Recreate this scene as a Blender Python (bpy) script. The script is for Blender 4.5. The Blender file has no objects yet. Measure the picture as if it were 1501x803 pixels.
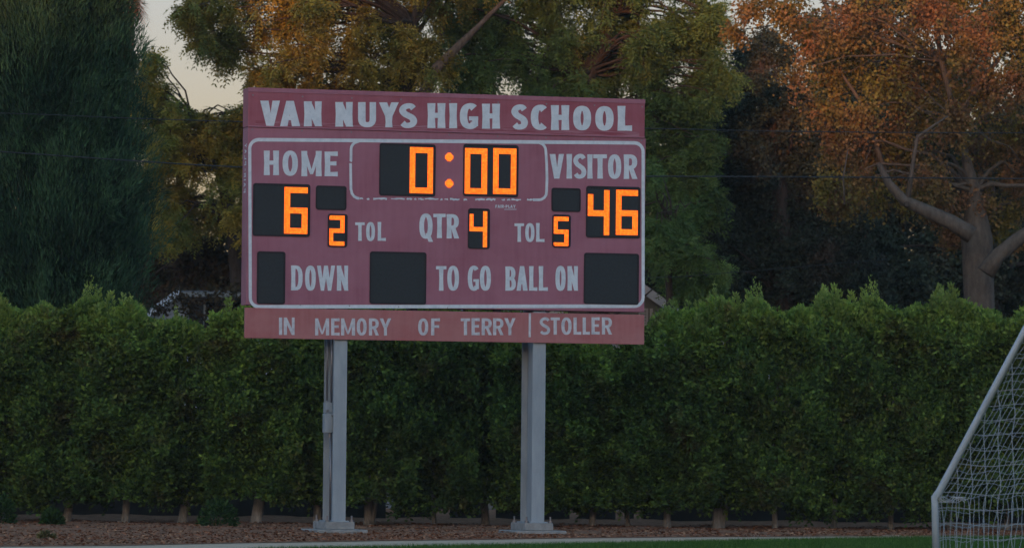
import bpy, math, random
import numpy as np
from math import sin, cos, pi, radians, atan, hypot
from mathutils import Vector, Matrix
SC = bpy.context.scene
COL = SC.collection
rng = np.random.default_rng(7)
random.seed(7)

# ------------------------------------------------------------ camera
F = 7490.0; W0, H0 = 1501.0, 803.0
PITCH = atan(273.5 / F); ROLL = radians(.55); EYE = 1.0
cam = bpy.data.cameras.new('camera'); co = bpy.data.objects.new('camera', cam); COL.objects.link(co)
cam.sensor_width = 36; cam.sensor_fit = 'HORIZONTAL'; cam.lens = F / W0 * 36
cam.clip_start = .5; cam.clip_end = 6000
_f = Vector((0, cos(PITCH), sin(PITCH))); _u = Vector((0, -sin(PITCH), cos(PITCH))); _r = Vector((1, 0, 0))
R_ = _r * cos(ROLL) - _u * sin(ROLL) * -1
U_ = _u * cos(ROLL) - _r * sin(ROLL)
M = Matrix((R_, U_, -_f)).transposed().to_4x4(); M.translation = (0, 0, EYE)
co.matrix_world = M
cam.dof.use_dof = True; cam.dof.focus_distance = 69.5; cam.dof.aperture_fstop = 3.6
SC.camera = co
# ------------------------------------------------------------ sky, sun, exposure
SUN_EL, SUN_AZ = radians(4.0), radians(188)      # azimuth clockwise from +Y, where the sun stands
world = bpy.data.worlds.new('World'); SC.world = world; world.use_nodes = True
wn = world.node_tree; bg = wn.nodes['Background']
sky = wn.nodes.new('ShaderNodeTexSky'); sky.sky_type = 'NISHITA'; sky.sun_disc = False
sky.sun_elevation = SUN_EL; sky.sun_rotation = SUN_AZ
sky.air_density = 1.0; sky.dust_density = 1.6; sky.ozone_density = 1.5
_tc = wn.nodes.new('ShaderNodeTexCoord'); _sx = wn.nodes.new('ShaderNodeSeparateXYZ'); wn.links.new(_tc.outputs['Generated'], _sx.inputs[0])
_rp = wn.nodes.new('ShaderNodeValToRGB'); _e = _rp.color_ramp.elements      # dusk: dusty peach low down, blue overhead
_e[0].position = .0; _e[0].color = (.48, .41, .60, 1); _e[1].position = .9; _e[1].color = (.90, .98, .94, 1)
_m = _e.new(.12); _m.color = (.46, .41, .60, 1)
_m = _e.new(.32); _m.color = (.68, .93, 1.24, 1)
wn.links.new(_sx.outputs['Z'], _rp.inputs[0])
_mx = wn.nodes.new('ShaderNodeMix'); _mx.data_type = 'RGBA'; _mx.blend_type = 'MULTIPLY'; _mx.inputs[0].default_value = 1
wn.links.new(sky.outputs[0], _mx.inputs[6]); wn.links.new(_rp.outputs[0], _mx.inputs[7])
wn.links.new(_mx.outputs[2], bg.inputs[0]); bg.inputs[1].default_value = .15
sl = bpy.data.lights.new('sun', 'SUN'); so = bpy.data.objects.new('sun', sl); COL.objects.link(so)
sl.energy = 1.0; sl.angle = radians(.6); sl.color = (1, .42, .18)
sd = Vector((sin(SUN_AZ) * cos(SUN_EL), cos(SUN_AZ) * cos(SUN_EL), sin(SUN_EL)))
so.rotation_euler = sd.to_track_quat('Z', 'Y').to_euler()
SC.view_settings.view_transform = 'Standard'; SC.view_settings.look = 'None'
SC.view_settings.exposure = 1.85; SC.view_settings.gamma = 1
SC.render.resolution_x, SC.render.resolution_y = 1024, 547

# ------------------------------------------------------------ helpers
def ray(px, py):
    a = (px - W0 / 2) / F; b = -(py - H0 / 2) / F
    return R_ * a + U_ * b + _f
def at(px, py, D):
    """world point seen at photo pixel px,py at depth D (metres along +Y)"""
    d = ray(px, py); return Vector((0, 0, EYE)) + d * (D / d.y)
def ground(px, py, z=0.0):
    d = ray(px, py); return Vector((0, 0, EYE)) + d * ((z - EYE) / d.z)
def tag(o, label=None, cat=None, group=None, kind=None):
    for k, v in (('label', label), ('category', cat), ('group', group), ('kind', kind)):
        if v: o[k] = v
    return o
def empty(name, loc, rz=0, **k):
    o = bpy.data.objects.new(name, None); COL.objects.link(o); o.location = loc; o.rotation_euler = (0, 0, rz)
    o.empty_display_size = .2
    return tag(o, **k)
def link(name, me, parent=None, **k):
    o = bpy.data.objects.new(name, me); COL.objects.link(o)
    if parent: o.parent = parent
    return tag(o, **k)
def mk(name, verts, faces, mat, parent=None, loc=None, smooth=False, **k):
    me = bpy.data.meshes.new(name)
    me.from_pydata([tuple(v) for v in verts], [], [tuple(f) for f in faces]); me.update()
    me.materials.append(mat)
    if smooth: me.polygons.foreach_set('use_smooth', [True] * len(me.polygons))
    o = link(name, me, parent, **k)
    if loc is not None: o.location = loc
    return o
def fast_mesh(name, V, n, mat, tint=None):
    """V: (m*n,3) array of m polygons with n corners"""
    m = len(V) // n
    me = bpy.data.meshes.new(name)
    me.vertices.add(len(V)); me.vertices.foreach_set('co', np.ascontiguousarray(V, dtype=np.float32).ravel())
    me.loops.add(len(V)); me.loops.foreach_set('vertex_index', np.arange(len(V), dtype=np.int32))
    me.polygons.add(m); me.polygons.foreach_set('loop_start', np.arange(0, len(V), n, dtype=np.int32))
    me.update(calc_edges=True)
    if tint is not None:
        at_ = me.attributes.new('tint', 'FLOAT', 'FACE'); at_.data.foreach_set('value', tint.astype(np.float32))
    me.materials.append(mat)
    return me
class MB:
    def __init__(s): s.v = []; s.f = []
    def add(s, vs, fs):
        o = len(s.v); s.v += [tuple(v) for v in vs]; s.f += [tuple(i + o for i in f) for f in fs]
    def box(s, x0, x1, y0, y1, z0, z1):
        s.add([(x, y, z) for z in (z0, z1) for y in (y0, y1) for x in (x0, x1)],
              [(0, 2, 3, 1), (4, 5, 7, 6), (0, 1, 5, 4), (2, 6, 7, 3), (0, 4, 6, 2), (1, 3, 7, 5)])
    def tube(s, pts, rad, n=8, cap=True):
        pts = [Vector(p) for p in pts]
        if not hasattr(rad, '__len__'): rad = [rad] * len(pts)
        vs = []; fs = []; prev = None
        for i, p in enumerate(pts):
            t = (pts[min(i + 1, len(pts) - 1)] - pts[max(i - 1, 0)]).normalized()
            if prev is None:
                prev = t.orthogonal().normalized()
            a = (prev - t * prev.dot(t)).normalized(); b = t.cross(a); prev = a
            for k in range(n):
                q = 2 * pi * k / n; vs.append(p + a * cos(q) * rad[i] + b * sin(q) * rad[i])
        for i in range(len(pts) - 1):
            for k in range(n):
                k2 = (k + 1) % n
                fs.append((i * n + k, i * n + k2, (i + 1) * n + k2, (i + 1) * n + k))
        if cap: fs.append(tuple(range(n))[::-1]); fs.append(tuple(range((len(pts) - 1) * n, len(pts) * n)))
        s.add(vs, fs)
    def poly(s, pts): s.add(pts, [tuple(range(len(pts)))])
    def extr(s, prof, y0, y1):
        """profile of (x,z), extruded in y"""
        n = len(prof)
        s.add([(x, y0, z) for x, z in prof] + [(x, y1, z) for x, z in prof],
              [tuple(range(n)), tuple(range(2 * n - 1, n - 1, -1))] + [(i, i + n, (i + 1) % n + n, (i + 1) % n) for i in range(n)])
    def build(s, name, mat, parent=None, loc=None, smooth=False, **k): return mk(name, s.v, s.f, mat, parent, loc, smooth, **k)

# ------------------------------------------------------------ materials
def nmat(name, rough=.8, spec=.3, metal=0):
    m = bpy.data.materials.new(name); m.use_nodes = True; p = m.node_tree.nodes['Principled BSDF']
    p.inputs['Roughness'].default_value = rough; p.inputs['Specular IOR Level'].default_value = spec
    p.inputs['Metallic'].default_value = metal
    return m, m.node_tree, p
def ramp(nt, fac, stops):
    r = nt.nodes.new('ShaderNodeValToRGB'); e = r.color_ramp.elements
    while len(e) < len(stops): e.new(.5)
    for i, (p, c) in enumerate(stops): e[i].position = p; e[i].color = (*c, 1)
    nt.links.new(fac, r.inputs[0]); return r.outputs[0]
def noise(nt, scale, detail=5, rough=.6, stretch=None, space='Object'):
    tc = nt.nodes.new('ShaderNodeTexCoord'); n = nt.nodes.new('ShaderNodeTexNoise')
    n.inputs['Scale'].default_value = scale; n.inputs['Detail'].default_value = detail; n.inputs['Roughness'].default_value = rough
    if stretch:
        mp = nt.nodes.new('ShaderNodeMapping'); mp.inputs['Scale'].default_value = stretch
        nt.links.new(tc.outputs[space], mp.inputs[0]); nt.links.new(mp.outputs[0], n.inputs['Vector'])
    else: nt.links.new(tc.outputs[space], n.inputs['Vector'])
    return n.outputs['Fac']
def bump(nt, p, h, s=.3, d=.02):
    b = nt.nodes.new('ShaderNodeBump'); b.inputs['Strength'].default_value = s; b.inputs['Distance'].default_value = d
    nt.links.new(h, b.inputs['Height']); nt.links.new(b.outputs[0], p.inputs['Normal'])
def mixc(nt, fac, a, b, blend='MIX'):
    m = nt.nodes.new('ShaderNodeMix'); m.data_type = 'RGBA'; m.blend_type = blend
    for sock, v in ((m.inputs[0], fac), (m.inputs[6], a), (m.inputs[7], b)):
        if hasattr(v, 'is_output'): nt.links.new(v, sock)
        elif isinstance(v, (tuple, list)): sock.default_value = (*v, 1)
        else: sock.default_value = v
    return m.outputs[2]
def noisy(name, stops, scale=3, rough=.8, detail=6, stretch=None, b=None, spec=.3, metal=0, bscale=None):
    m, nt, p = nmat(name, rough, spec, metal)
    f = noise(nt, scale, detail, .65, stretch)
    nt.links.new(ramp(nt, f, stops), p.inputs['Base Color'])
    if b: bump(nt, p, noise(nt, bscale or scale * 4, 6, .7, stretch), b, .02)
    return m
def leafmat(name, dark, mid, light, accent=None, scale=.9, trans=.25, lo=.35, hi=.65, spec=.12):
    """leaf colour: a random tint per leaf plus broad patches through the crown"""
    m, nt, p = nmat(name, .6, spec)
    a = nt.nodes.new('ShaderNodeAttribute'); a.attribute_name = 'tint'
    c = ramp(nt, a.outputs['Fac'], [(0, dark), (.5, mid), (1, light)])
    if accent:
        f = noise(nt, scale, 4, .65); geo = nt.nodes.new('ShaderNodeNewGeometry'); nt.links.new(geo.outputs['Position'], f.node.inputs['Vector'])
        f2 = ramp(nt, f, [(lo, (0, 0, 0)), (hi, (1, 1, 1))])
        acc = ramp(nt, a.outputs['Fac'], [(0, tuple(x * .5 for x in accent)), (.5, accent), (1, tuple(min(1, x * 1.7) for x in accent))])
        c = mixc(nt, f2, c, acc)
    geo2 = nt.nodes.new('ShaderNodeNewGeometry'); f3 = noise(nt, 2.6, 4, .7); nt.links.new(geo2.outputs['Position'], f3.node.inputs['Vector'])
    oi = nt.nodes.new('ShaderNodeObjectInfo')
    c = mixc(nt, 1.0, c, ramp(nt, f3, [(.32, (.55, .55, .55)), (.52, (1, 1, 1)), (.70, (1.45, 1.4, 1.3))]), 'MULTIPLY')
    c = mixc(nt, 1.0, c, ramp(nt, oi.outputs['Random'], [(0, (.86, .84, .86)), (.5, (1, 1, 1)), (1, (1.16, 1.12, 1.0))]), 'MULTIPLY')
    nt.links.new(c, p.inputs['Base Color'])
    tr = nt.nodes.new('ShaderNodeBsdfTranslucent'); nt.links.new(c, tr.inputs[0])
    mx = nt.nodes.new('ShaderNodeMixShader'); mx.inputs[0].default_value = trans
    out = nt.nodes['Material Output']
    nt.links.new(p.outputs[0], mx.inputs[1]); nt.links.new(tr.outputs[0], mx.inputs[2]); nt.links.new(mx.outputs[0], out.inputs[0])
    return m
def flat(name, c, rough=.7, spec=.3, metal=0):
    m, nt, p = nmat(name, rough, spec, metal); p.inputs['Base Color'].default_value = (*c, 1); return m

MT = {}
def paint(name, base, faded, scale, seed_off):
    m, nt, p = nmat(name, .55, .35)
    f = noise(nt, scale, 6, .62, (1, 1, 1.6))
    c = ramp(nt, f, [(.33, base), (.62, faded)])
    st = noise(nt, 2.2, 4, .6, (7, 7, .5))           # faint vertical washed streaks
    c = mixc(nt, ramp(nt, st, [(.35, (0, 0, 0)), (.75, (.55, .55, .55))]), c, tuple(x * 1.18 for x in faded))
    sp = noise(nt, 26, 5, .8)
    c = mixc(nt, ramp(nt, sp, [(.30, (.45, .45, .45)), (.36, (0, 0, 0))]), c, tuple(x * .6 for x in base))
    nt.links.new(c, p.inputs['Base Color'])
    bump(nt, p, noise(nt, 1.2, 3, .5), .25, .03)
    return m
MT['maroon'] = paint('maroon_paint', (.255, .085, .125), (.31, .125, .175), 1.1, 0)
MT['header'] = paint('header_paint', (.24, .048, .07), (.29, .09, .125), 1.4, 3)
MT['memo'] = paint('memorial_paint', (.32, .095, .10), (.36, .145, .15), 2.0, 5)
def letter_mat():
    m, nt, p = nmat('white_vinyl', .5, .3)
    c = ramp(nt, noise(nt, 9, 6, .7), [(.3, (.46, .53, .60)), (.6, (.61, .67, .74))])
    nt.links.new(c, p.inputs['Base Color']); return m
MT['letter'] = letter_mat()
MT['memoletter'] = noisy('memorial_vinyl', [(.3, (.38, .40, .46)), (.62, (.58, .60, .66))], 14, .5)
MT['window'] = noisy('black_display', [(.3, (.011, .016, .02)), (.7, (.018, .025, .031))], 30, .5, spec=.35)
MT['rim'] = flat('display_rim', (.014, .012, .018), .45)
MT['galv'] = noisy('galvanised_steel', [(.3, (.23, .27, .31)), (.7, (.33, .37, .41))], 2.2, .5, stretch=(3, 3, .7), metal=.15, b=.1)
MT['conc'] = noisy('concrete', [(.3, (.20, .20, .20)), (.7, (.34, .335, .33))], 9, .9, b=.5)
MT['bolt'] = flat('bolt_steel', (.2, .2, .22), .4, metal=.6)
def ledmat():
    m, nt, p = nmat('led_orange', .4)
    p.inputs['Base Color'].default_value = (.3, .08, .01, 1)
    a = nt.nodes.new('ShaderNodeAttribute'); a.attribute_name = 'tint'
    nt.links.new(ramp(nt, a.outputs['Fac'], [(0, (.95, .088, .003)), (1, (1, .175, .009))]), p.inputs['Emission Color'])
    p.inputs['Emission Strength'].default_value = .62; return m
MT['led'] = ledmat()
MT['unlit'] = flat('unlit_led', (.03, .035, .045), .4)

# ============================================================ GROUND
MT['soil'] = noisy('dry_soil', [(.3, (.10, .085, .07)), (.7, (.17, .15, .13))], 1.5, .95, b=.6)
MT['mulch'] = noisy('leaf_mulch', [(.3, (.15, .078, .05)), (.55, (.30, .155, .10)), (.75, (.38, .24, .16))], 9, .95, b=.9)
MT['track'] = noisy('decomposed_granite', [(.3, (.46, .33, .24)), (.7, (.60, .46, .34))], 3, .95, b=.4, bscale=30)
MT['turf'] = noisy('turf_base', [(.3, (.035, .07, .02)), (.7, (.06, .11, .03))], 2.2, .95, b=.5)
for _k in ('soil', 'mulch', 'track', 'turf'): MT[_k].node_tree.nodes['Principled BSDF'].inputs['Specular IOR Level'].default_value = 0
def sheet(name, x0, x1, ys, zf, mat, nx=2, **k):
    vs = []; fs = []
    for y in ys:
        for i in range(nx + 1):
            x = x0 + (x1 - x0) * i / nx; vs.append((x, y, zf(x, y)))
    for j in range(len(ys) - 1):
        for i in range(nx):
            a = j * (nx + 1) + i; fs.append((a, a + 1, a + nx + 2, a + nx + 1))
    return mk(name, vs, fs, mat, **k)
sheet('ground', -3000, 3000, [-3000, 0, 100, 5000], lambda x, y: -.02, MT['soil'], kind='structure')
# boundary curves traced on the flat ground
edge_tm = [ground(x, y) for x, y in ((-1200, 812), (-500, 805), (0, 799.5), (200, 797.5), (400, 793.5), (650, 790), (900, 786.5), (1150, 785), (1350, 784), (1700, 783), (2600, 781))]
edge_gt = [ground(x, y) for x, y in ((-1200, 1100), (-300, 860), (100, 822), (400, 804), (600, 800.5), (860, 796.5), (1100, 791.5), (1350, 787.5), (1700, 785.2), (2600, 783))]
def strip(name, A, B_, z, mat):
    n = len(A); vs = [(p.x, p.y, z) for p in A] + [(p.x, p.y, z) for p in B_]
    return mk(name, vs, [(i, i + 1, n + i + 1, n + i) for i in range(n - 1)], mat, kind='structure')
far_t = [Vector((p.x, p.y + 2.0, 0)) for p in edge_tm]
strip('track', [Vector((p.x, -60, 0)) for p in edge_tm], far_t, -.012, MT['track'])
strip('grass_field', [Vector((p.x * 1.0, -60, 0)) for p in edge_gt], edge_gt, -.004, MT['turf'])
def berm(x, y):
    t = min(1, max(0, (y - 68) / 10.0)); s_ = min(1, max(0, (y - 79) / 9.0))
    return .12 * s_ + .014 * sin(x * 2.3 + y * 1.1) * min(1, t * 3) + .012 * sin(x * 5.1 - y * 2.3) * min(1, t * 4) - (.0 if y > 60 else 0)
def edge_y(x):
    for a, b in zip(edge_tm, edge_tm[1:]):
        if a.x <= x <= b.x: return a.y + (b.y - a.y) * (x - a.x) / (b.x - a.x)
    return edge_tm[0].y if x < edge_tm[0].x else edge_tm[-1].y
vs = []; fs = []; NX, NY = 120, 40
for j in range(NY + 1):
    for i in range(NX + 1):
        x = -24 + 48 * i / NX; y0 = edge_y(x) + .12 * sin(x * 3.1) + .07 * sin(x * 7.7); y = y0 + (92 - y0) * (j / NY) ** 1.3
        vs.append((x, y, berm(x, y) if j else -.006))
for j in range(NY):
    for i in range(NX): a = j * (NX + 1) + i; fs.append((a, a + 1, a + NX + 2, a + NX + 1))
mk('mulch_bed', vs, fs, MT['mulch'], smooth=True, kind='structure')
# leaf litter chips
MT['litter'] = leafmat('fallen_leaves', (.10, .044, .028), (.27, .115, .068), (.38, .22, .135), trans=0, spec=0)
n = 40000
x = rng.uniform(-11, 11, n); ey = np.array([edge_y(a) for a in x]); y = ey + .05 + rng.random(n) ** 1.2 * (80 - ey)
z = np.array([berm(a, b) for a, b in zip(x, y)]) + .008
ang = rng.uniform(0, 2 * pi, n); L = rng.uniform(.010, .032, n); tl = rng.uniform(-.3, .5, n)
dv = np.stack([np.cos(ang) * L, np.sin(ang) * L, tl * L * .7], 1); sv = np.stack([-np.sin(ang) * L * .5, np.cos(ang) * L * .5, rng.uniform(-.3, .5, n) * L], 1)
c = np.stack([x, y, z], 1)
V = np.stack([c - dv, c - sv, c + dv, c + sv], 1).reshape(-1, 3)
link('leaf_litter', fast_mesh('leaf_litter', V, 4, MT['litter'], rng.random(n)), kind='stuff')
# grass blades
MT['grass'] = leafmat('grass_blade', (.03, .075, .018), (.055, .13, .03), (.10, .17, .05), trans=.2, spec=0)
n = 60000
x = rng.uniform(-3.2, 8.5, n)
gy = np.interp(x, [p.x for p in edge_gt], [p.y for p in edge_gt]); y = gy + .1 - rng.random(n) ** 1.5 * 9
h = rng.uniform(.02, .05, n); a = rng.uniform(0, 2 * pi, n); lx = rng.normal(0, .012, n); ly = rng.normal(0, .012, n)
b0 = np.stack([x - .003 * np.cos(a), y - .003 * np.sin(a), 0 * x - .006], 1); b1 = np.stack([x + .003 * np.cos(a), y + .003 * np.sin(a), 0 * x - .006], 1)
tp = np.stack([x + lx, y + ly, h], 1)
link('grass', fast_mesh('grass', np.stack([b0, b1, tp], 1).reshape(-1, 3), 3, MT['grass'], rng.random(n)), kind='stuff')

# ============================================================ SCOREBOARD
YAW = radians(16.3)
bc = at(655, 330, 70.0)
sb_root = empty('scoreboard', (bc.x, bc.y, 0), YAW, label='maroon football scoreboard with orange lit digits standing on two grey steel posts', cat='scoreboard')
nb = Vector((sin(YAW), -cos(YAW), 0)); ub = Vector((cos(YAW), sin(YAW), 0))
def B(px, py):
    """photo pixel -> (u, z) on the board's front plane"""
    d = ray(px, py); o = Vector((0, 0, EYE)); t = nb.dot(bc - o) / nb.dot(d); p = o + d * t
    return (p - bc).dot(ub), p.z
uL = B(362, 330)[0]; uR = B(945.5, 330)[0]
zT = B(650, 137.5)[1]; zS = B(650, 194)[1]; zM = B(650, 452)[1]
DEP = .30
def rrect(x0, x1, z0, z1, r, k=4):
    out = []
    for cx, cz, a0 in ((x1 - r, z1 - r, 0), (x0 + r, z1 - r, pi / 2), (x0 + r, z0 + r, pi), (x1 - r, z0 + r, 3 * pi / 2)):
        for i in range(k + 1): a = a0 + pi / 2 * i / k; out.append((cx + r * cos(a), cz + r * sin(a)))
    return out
m = MB(); m.box(uL, uR, 0, DEP, zM, zS - .006)
cab = m.build('cabinet', MT['maroon'], sb_root)
def bev(o, w=.006, seg=2):
    b = o.modifiers.new('bevel', 'BEVEL'); b.width = w; b.segments = seg; return o
bev(cab)
m = MB(); m.box(uL - .004, uR - .02, -.012, DEP, zS, zT)
hp = bev(m.build('header_panel', MT['header'], sb_root))
# folded lips along the header sheet and its faded lower band
m = MB(); m.box(uL - .006, uR - .018, -.020, -.0125, zT - .055, zT + .003); m.box(uL - .006, uR - .018, -.018, -.0125, zS - .002, zS + .018)
m.build('header_trim', MT['maroon'], hp)
MT['streak'] = noisy('faded_streaks', [(.45, (.24, .05, .075)), (.62, (.36, .17, .22))], 2.0, .6, stretch=(1, 1, 22))
m = MB(); m.box(uL + .1, uR - .10, -.0148, -.0125, zS + .019, zS + .085); m.build('faded_band', MT['streak'], hp)
mL = B(358.5, 480)[0]; mR = B(944, 480)[0]; mz1 = B(650, 456)[1]; mz0 = B(650, 500)[1]
m = MB(); m.box(mL, mR, -.012, .03, mz0, mz1)
mp = bev(m.build('memorial_panel', MT['memo'], sb_root, label='narrow maroon panel reading IN MEMORY OF TERRY STOLLER'), .004)
# panel seams on the cabinet front: shallow cover strips
m = MB()
for sx in (590.5, 688, 734): pass
m = MB(); a = B(584, 352); b = B(689, 300); m.box(a[0], b[0], -.0016, -.0002, a[1], b[1]); m.build('patch_sheet', MT['maroon'], cab)
# screws round the cabinet edge
m = MB()
def screw(m, u, z, y=-.001, r=.011):
    n = 8; m.add([(u + r * cos(2 * pi * i / n), y - .004, z + r * sin(2 * pi * i / n)) for i in range(n)] + [(u + r * cos(2 * pi * i / n), y + .001, z + r * sin(2 * pi * i / n)) for i in range(n)],
                 [tuple(range(n))] + [(i, (i + 1) % n, (i + 1) % n + n, i + n) for i in range(n)])
for i in range(9):
    u = uL + .06 + (uR - uL - .12) * i / 8; screw(m, u, zS - .035); screw(m, u, zT - .10, -.013); screw(m, u, zM + .012, -.001, .008)
m.build('screw', MT['bolt'], cab, kind='stuff')

# ---------- strokes (built in photo pixels, laid on the board plane)
_layer = [0]
class Ink:
    def __init__(s, y): s.m = MB(); s.y = y; s.k = 0
    def poly(s, pts):
        s.k += 1; y = s.y - .0004 * (s.k % 5)
        q = [B(*p) for p in pts]
        # face towards -y
        ar = sum(q[i][0] * q[(i + 1) % len(q)][1] - q[(i + 1) % len(q)][0] * q[i][1] for i in range(len(q)))
        if ar < 0: q = q[::-1]
        s.m.poly([(u, y, z) for u, z in q])
    def path(s, pts, wf, closed=False):
        n = len(pts); L = []; Rr = []
        for i in range(n):
            if closed: a = pts[i - 1]; b = pts[(i + 1) % n]
            else: a = pts[max(i - 1, 0)]; b = pts[min(i + 1, n - 1)]
            dx, dy = b[0] - a[0], b[1] - a[1]; l = hypot(dx, dy) or 1; dx /= l; dy /= l
            w = wf(dx, dy, i / (n - 1 if n > 1 else 1)) / 2
            L.append((pts[i][0] - dy * w, pts[i][1] + dx * w)); Rr.append((pts[i][0] + dy * w, pts[i][1] - dx * w))
        s.k += 1; y = s.y - .0004 * (s.k % 5)
        vv = [(lambda q: (q[0], y, q[1]))(B(*p)) for p in L] + [(lambda q: (q[0], y, q[1]))(B(*p)) for p in Rr]
        m_ = n if closed else n - 1
        s.m.add(vv, [(i, (i + 1) % n, n + (i + 1) % n, n + i) for i in range(m_)])
    def stem(s, xa, xb, y0, y1, w, fl):
        """near-vertical stroke, xa = centre x at the top, xb = at the bottom, flared ends"""
        we = w * (1 + fl); wm = w * (1 - fl); ym = (y0 + y1) / 2; xm = (xa + xb) / 2
        s.poly([(xa - we / 2, y0), (xa + we / 2, y0), (xm + wm / 2, ym), (xb + we / 2, y1), (xb - we / 2, y1), (xm - wm / 2, ym)])
    def bar(s, x0, x1, y, w, fl=0):
        s.poly([(x0, y - w * (1 - fl) / 2), (x1, y - w * (1 + fl) / 2), (x1, y + w * (1 + fl) / 2), (x0, y + w * (1 - fl) / 2)])
def arc(cx, cy, rx, ry, a0, a1, n=14, pw=.85):
    out = []
    for i in range(n + 1):
        a = radians(a0 + (a1 - a0) * i / n); c_, s_ = cos(a), sin(a)
        out.append((cx + rx * math.copysign(abs(c_) ** pw, c_), cy - ry * math.copysign(abs(s_) ** pw, s_)))
    return out
def spline(P, n=6):
    out = []
    for i in range(len(P) - 1):
        p0 = P[max(i - 1, 0)]; p1 = P[i]; p2 = P[i + 1]; p3 = P[min(i + 2, len(P) - 1)]
        for k in range(n):
            t = k / n
            out.append(tuple(.5 * (2 * p1[j] + (p2[j] - p0[j]) * t + (2 * p0[j] - 5 * p1[j] + 4 * p2[j] - p3[j]) * t * t + (3 * p1[j] - p0[j] - 3 * p2[j] + p3[j]) * t ** 3) for j in (0, 1)))
    out.append(P[-1]); return out
def glyph(I, ch, x0, x1, y0, y1, s, b, fl=.08):
    w = x1 - x0; h = y1 - y0; xl = x0 + s * (1 + fl) / 2; xr = x1 - s * (1 + fl) / 2; xm = (x0 + x1) / 2; ym = (y0 + y1) / 2
    wf = lambda dx, dy, t: hypot(b * dx, s * dy)
    if ch in 'HILTEFNMDBRPUK' and ch not in 'TUI': I.stem(xl, xl, y0, y1, s, fl)
    if ch == 'I': I.stem(xm, xm, y0, y1, min(s, w), fl)
    if ch == 'H': I.stem(xr, xr, y0, y1, s, fl); I.bar(xl, xr, ym - h * .01, b)
    if ch == 'L': I.bar(xl, x1, y1 - b / 2, b, .12)
    if ch in 'EF':
        I.bar(xl, x1, y0 + b / 2, b, .12); I.bar(xl, x1 - w * .1, ym - h * .02, b * .92, .1)
        if ch == 'E': I.bar(xl, x1, y1 - b / 2, b, .12)
    if ch == 'T': I.stem(xm, xm, y0, y1, s, fl); I.bar(x0, x1, y0 + b / 2, b, 0)
    if ch == 'N': I.stem(xr, xr, y0, y1, s * .86, fl); I.poly([(x0, y0), (x0 + s * .95, y0), (x1, y1), (x1 - s * .95, y1)])
    if ch == 'M':
        I.stem(xr, xr, y0, y1, s, fl); t = s * .9
        I.poly([(x0, y0), (x0 + t, y0), (xm + t * .28, y1 - h * .08), (xm - t * .28, y1 - h * .08)])
        I.poly([(x1 - t, y0), (x1, y0), (xm + t * .28, y1 - h * .08), (xm - t * .28, y1 - h * .08)])
    if ch == 'V':
        I.poly([(x0, y0), (x0 + s * 1.12, y0), (xm + s * .36, y1), (xm - s * .5, y1)]); I.poly([(x1 - s * 1.0, y0), (x1, y0), (xm + s * .5, y1), (xm - s * .2, y1)])
    if ch == 'A':
        I.poly([(xm - s * .5, y0), (xm + s * .3, y0), (x0 + s * 1.0, y1), (x0, y1)]); I.poly([(xm - s * .36, y0), (xm + s * .5, y0), (x1, y1), (x1 - s * 1.1, y1)])
        I.bar(x0 + w * .25, x1 - w * .25, y0 + h * .68, b * .85)
    if ch == 'W':
        q = w / 4; t = s * .92
        for k, (a, c_) in enumerate(((0, 1), (2, 1), (2, 3), (4, 3))):
            xa = x0 + t / 2 + (w - t) * a / 4; xb = x0 + t / 2 + (w - t) * c_ / 4
            I.poly([(xa - t / 2, y0), (xa + t / 2, y0), (xb + t * .42, y1), (xb - t * .42, y1)])
    if ch == 'Y':
        yj = y0 + h * .58
        I.poly([(x0, y0), (x0 + s * 1.1, y0), (xm + s * .45, yj), (xm - s * .45, yj)]); I.poly([(x1 - s, y0), (x1, y0), (xm + s * .45, yj), (xm - s * .45, yj)])
        I.stem(xm, xm, yj - h * .03, y1, s * .92, fl)
    if ch == 'U':
        xq = x1 - s * .45; r = (xq - xl) / 2
        pts = [(xl, y0)] + [(xl, y0 + (y1 - b / 2 - r - y0) * .5)] + arc(xl + r, y1 - b / 2 - r * 1.1, r, r * 1.1, 180, 360, 12) + [(xq, y0 + h * .3), (xq, y0)]
        I.path(pts, lambda dx, dy, t: hypot(b * dx, s * dy * (1 if t < .5 else .85)))
    if ch in 'OQ':
        I.path(arc(xm, ym, (w - s) / 2, (h - b) / 2, 0, 360, 28, .88)[:-1], wf, True)
        if ch == 'Q': I.poly([(xm - s * .1, y1 - h * .22), (xm + s * .75, y1 - h * .22), (x1 + s * .1, y1 + h * .12), (x1 - s * .85, y1 + h * .12)])
    if ch in 'CG':
        rx = (w - s) / 2 * 1.12; cx = x0 + s / 2 + rx; pts = arc(cx, ym, rx, (h - b) / 2, 48, 312, 20, .88)
        I.path(pts, lambda dx, dy, t: hypot(b * (1 + .5 * abs(2 * t - 1) ** 4) * dx, s * dy))
        if ch == 'G': I.stem(x1 - s * .42, x1 - s * .42, ym + h * .04, y1 - b * .5, s * .8, 0); I.bar(xm, x1, ym + h * .09, b * .8)
    if ch == 'S':
        u = lambda a, c_: (x0 + s * .42 + (w - s * .84) * a, y0 + b / 2 + (h - b) * c_)
        P = [u(.98, .13), u(.78, .015), u(.45, 0), u(.13, .08), u(.0, .24), (u(.2, .40)), u(.52, .50), u(.85, .61), u(1.0, .77), u(.86, .94), u(.52, 1), u(.22, .98), u(.0, .87)]
        sw = s * .86
        I.path(spline(P), lambda dx, dy, t: hypot(b * 1.0 * dx, sw * dy) * (1 + .12 * (1 - abs(2 * t - 1))))
    if ch == 'D':
        I.path([(xl, y0 + b / 2)] + arc(xl + (x1 - s / 2 - xl) * .3, ym, (x1 - s / 2 - xl) * .7, (h - b) / 2, 90, -90, 14, .8) + [(xl, y1 - b / 2)], wf)
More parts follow.
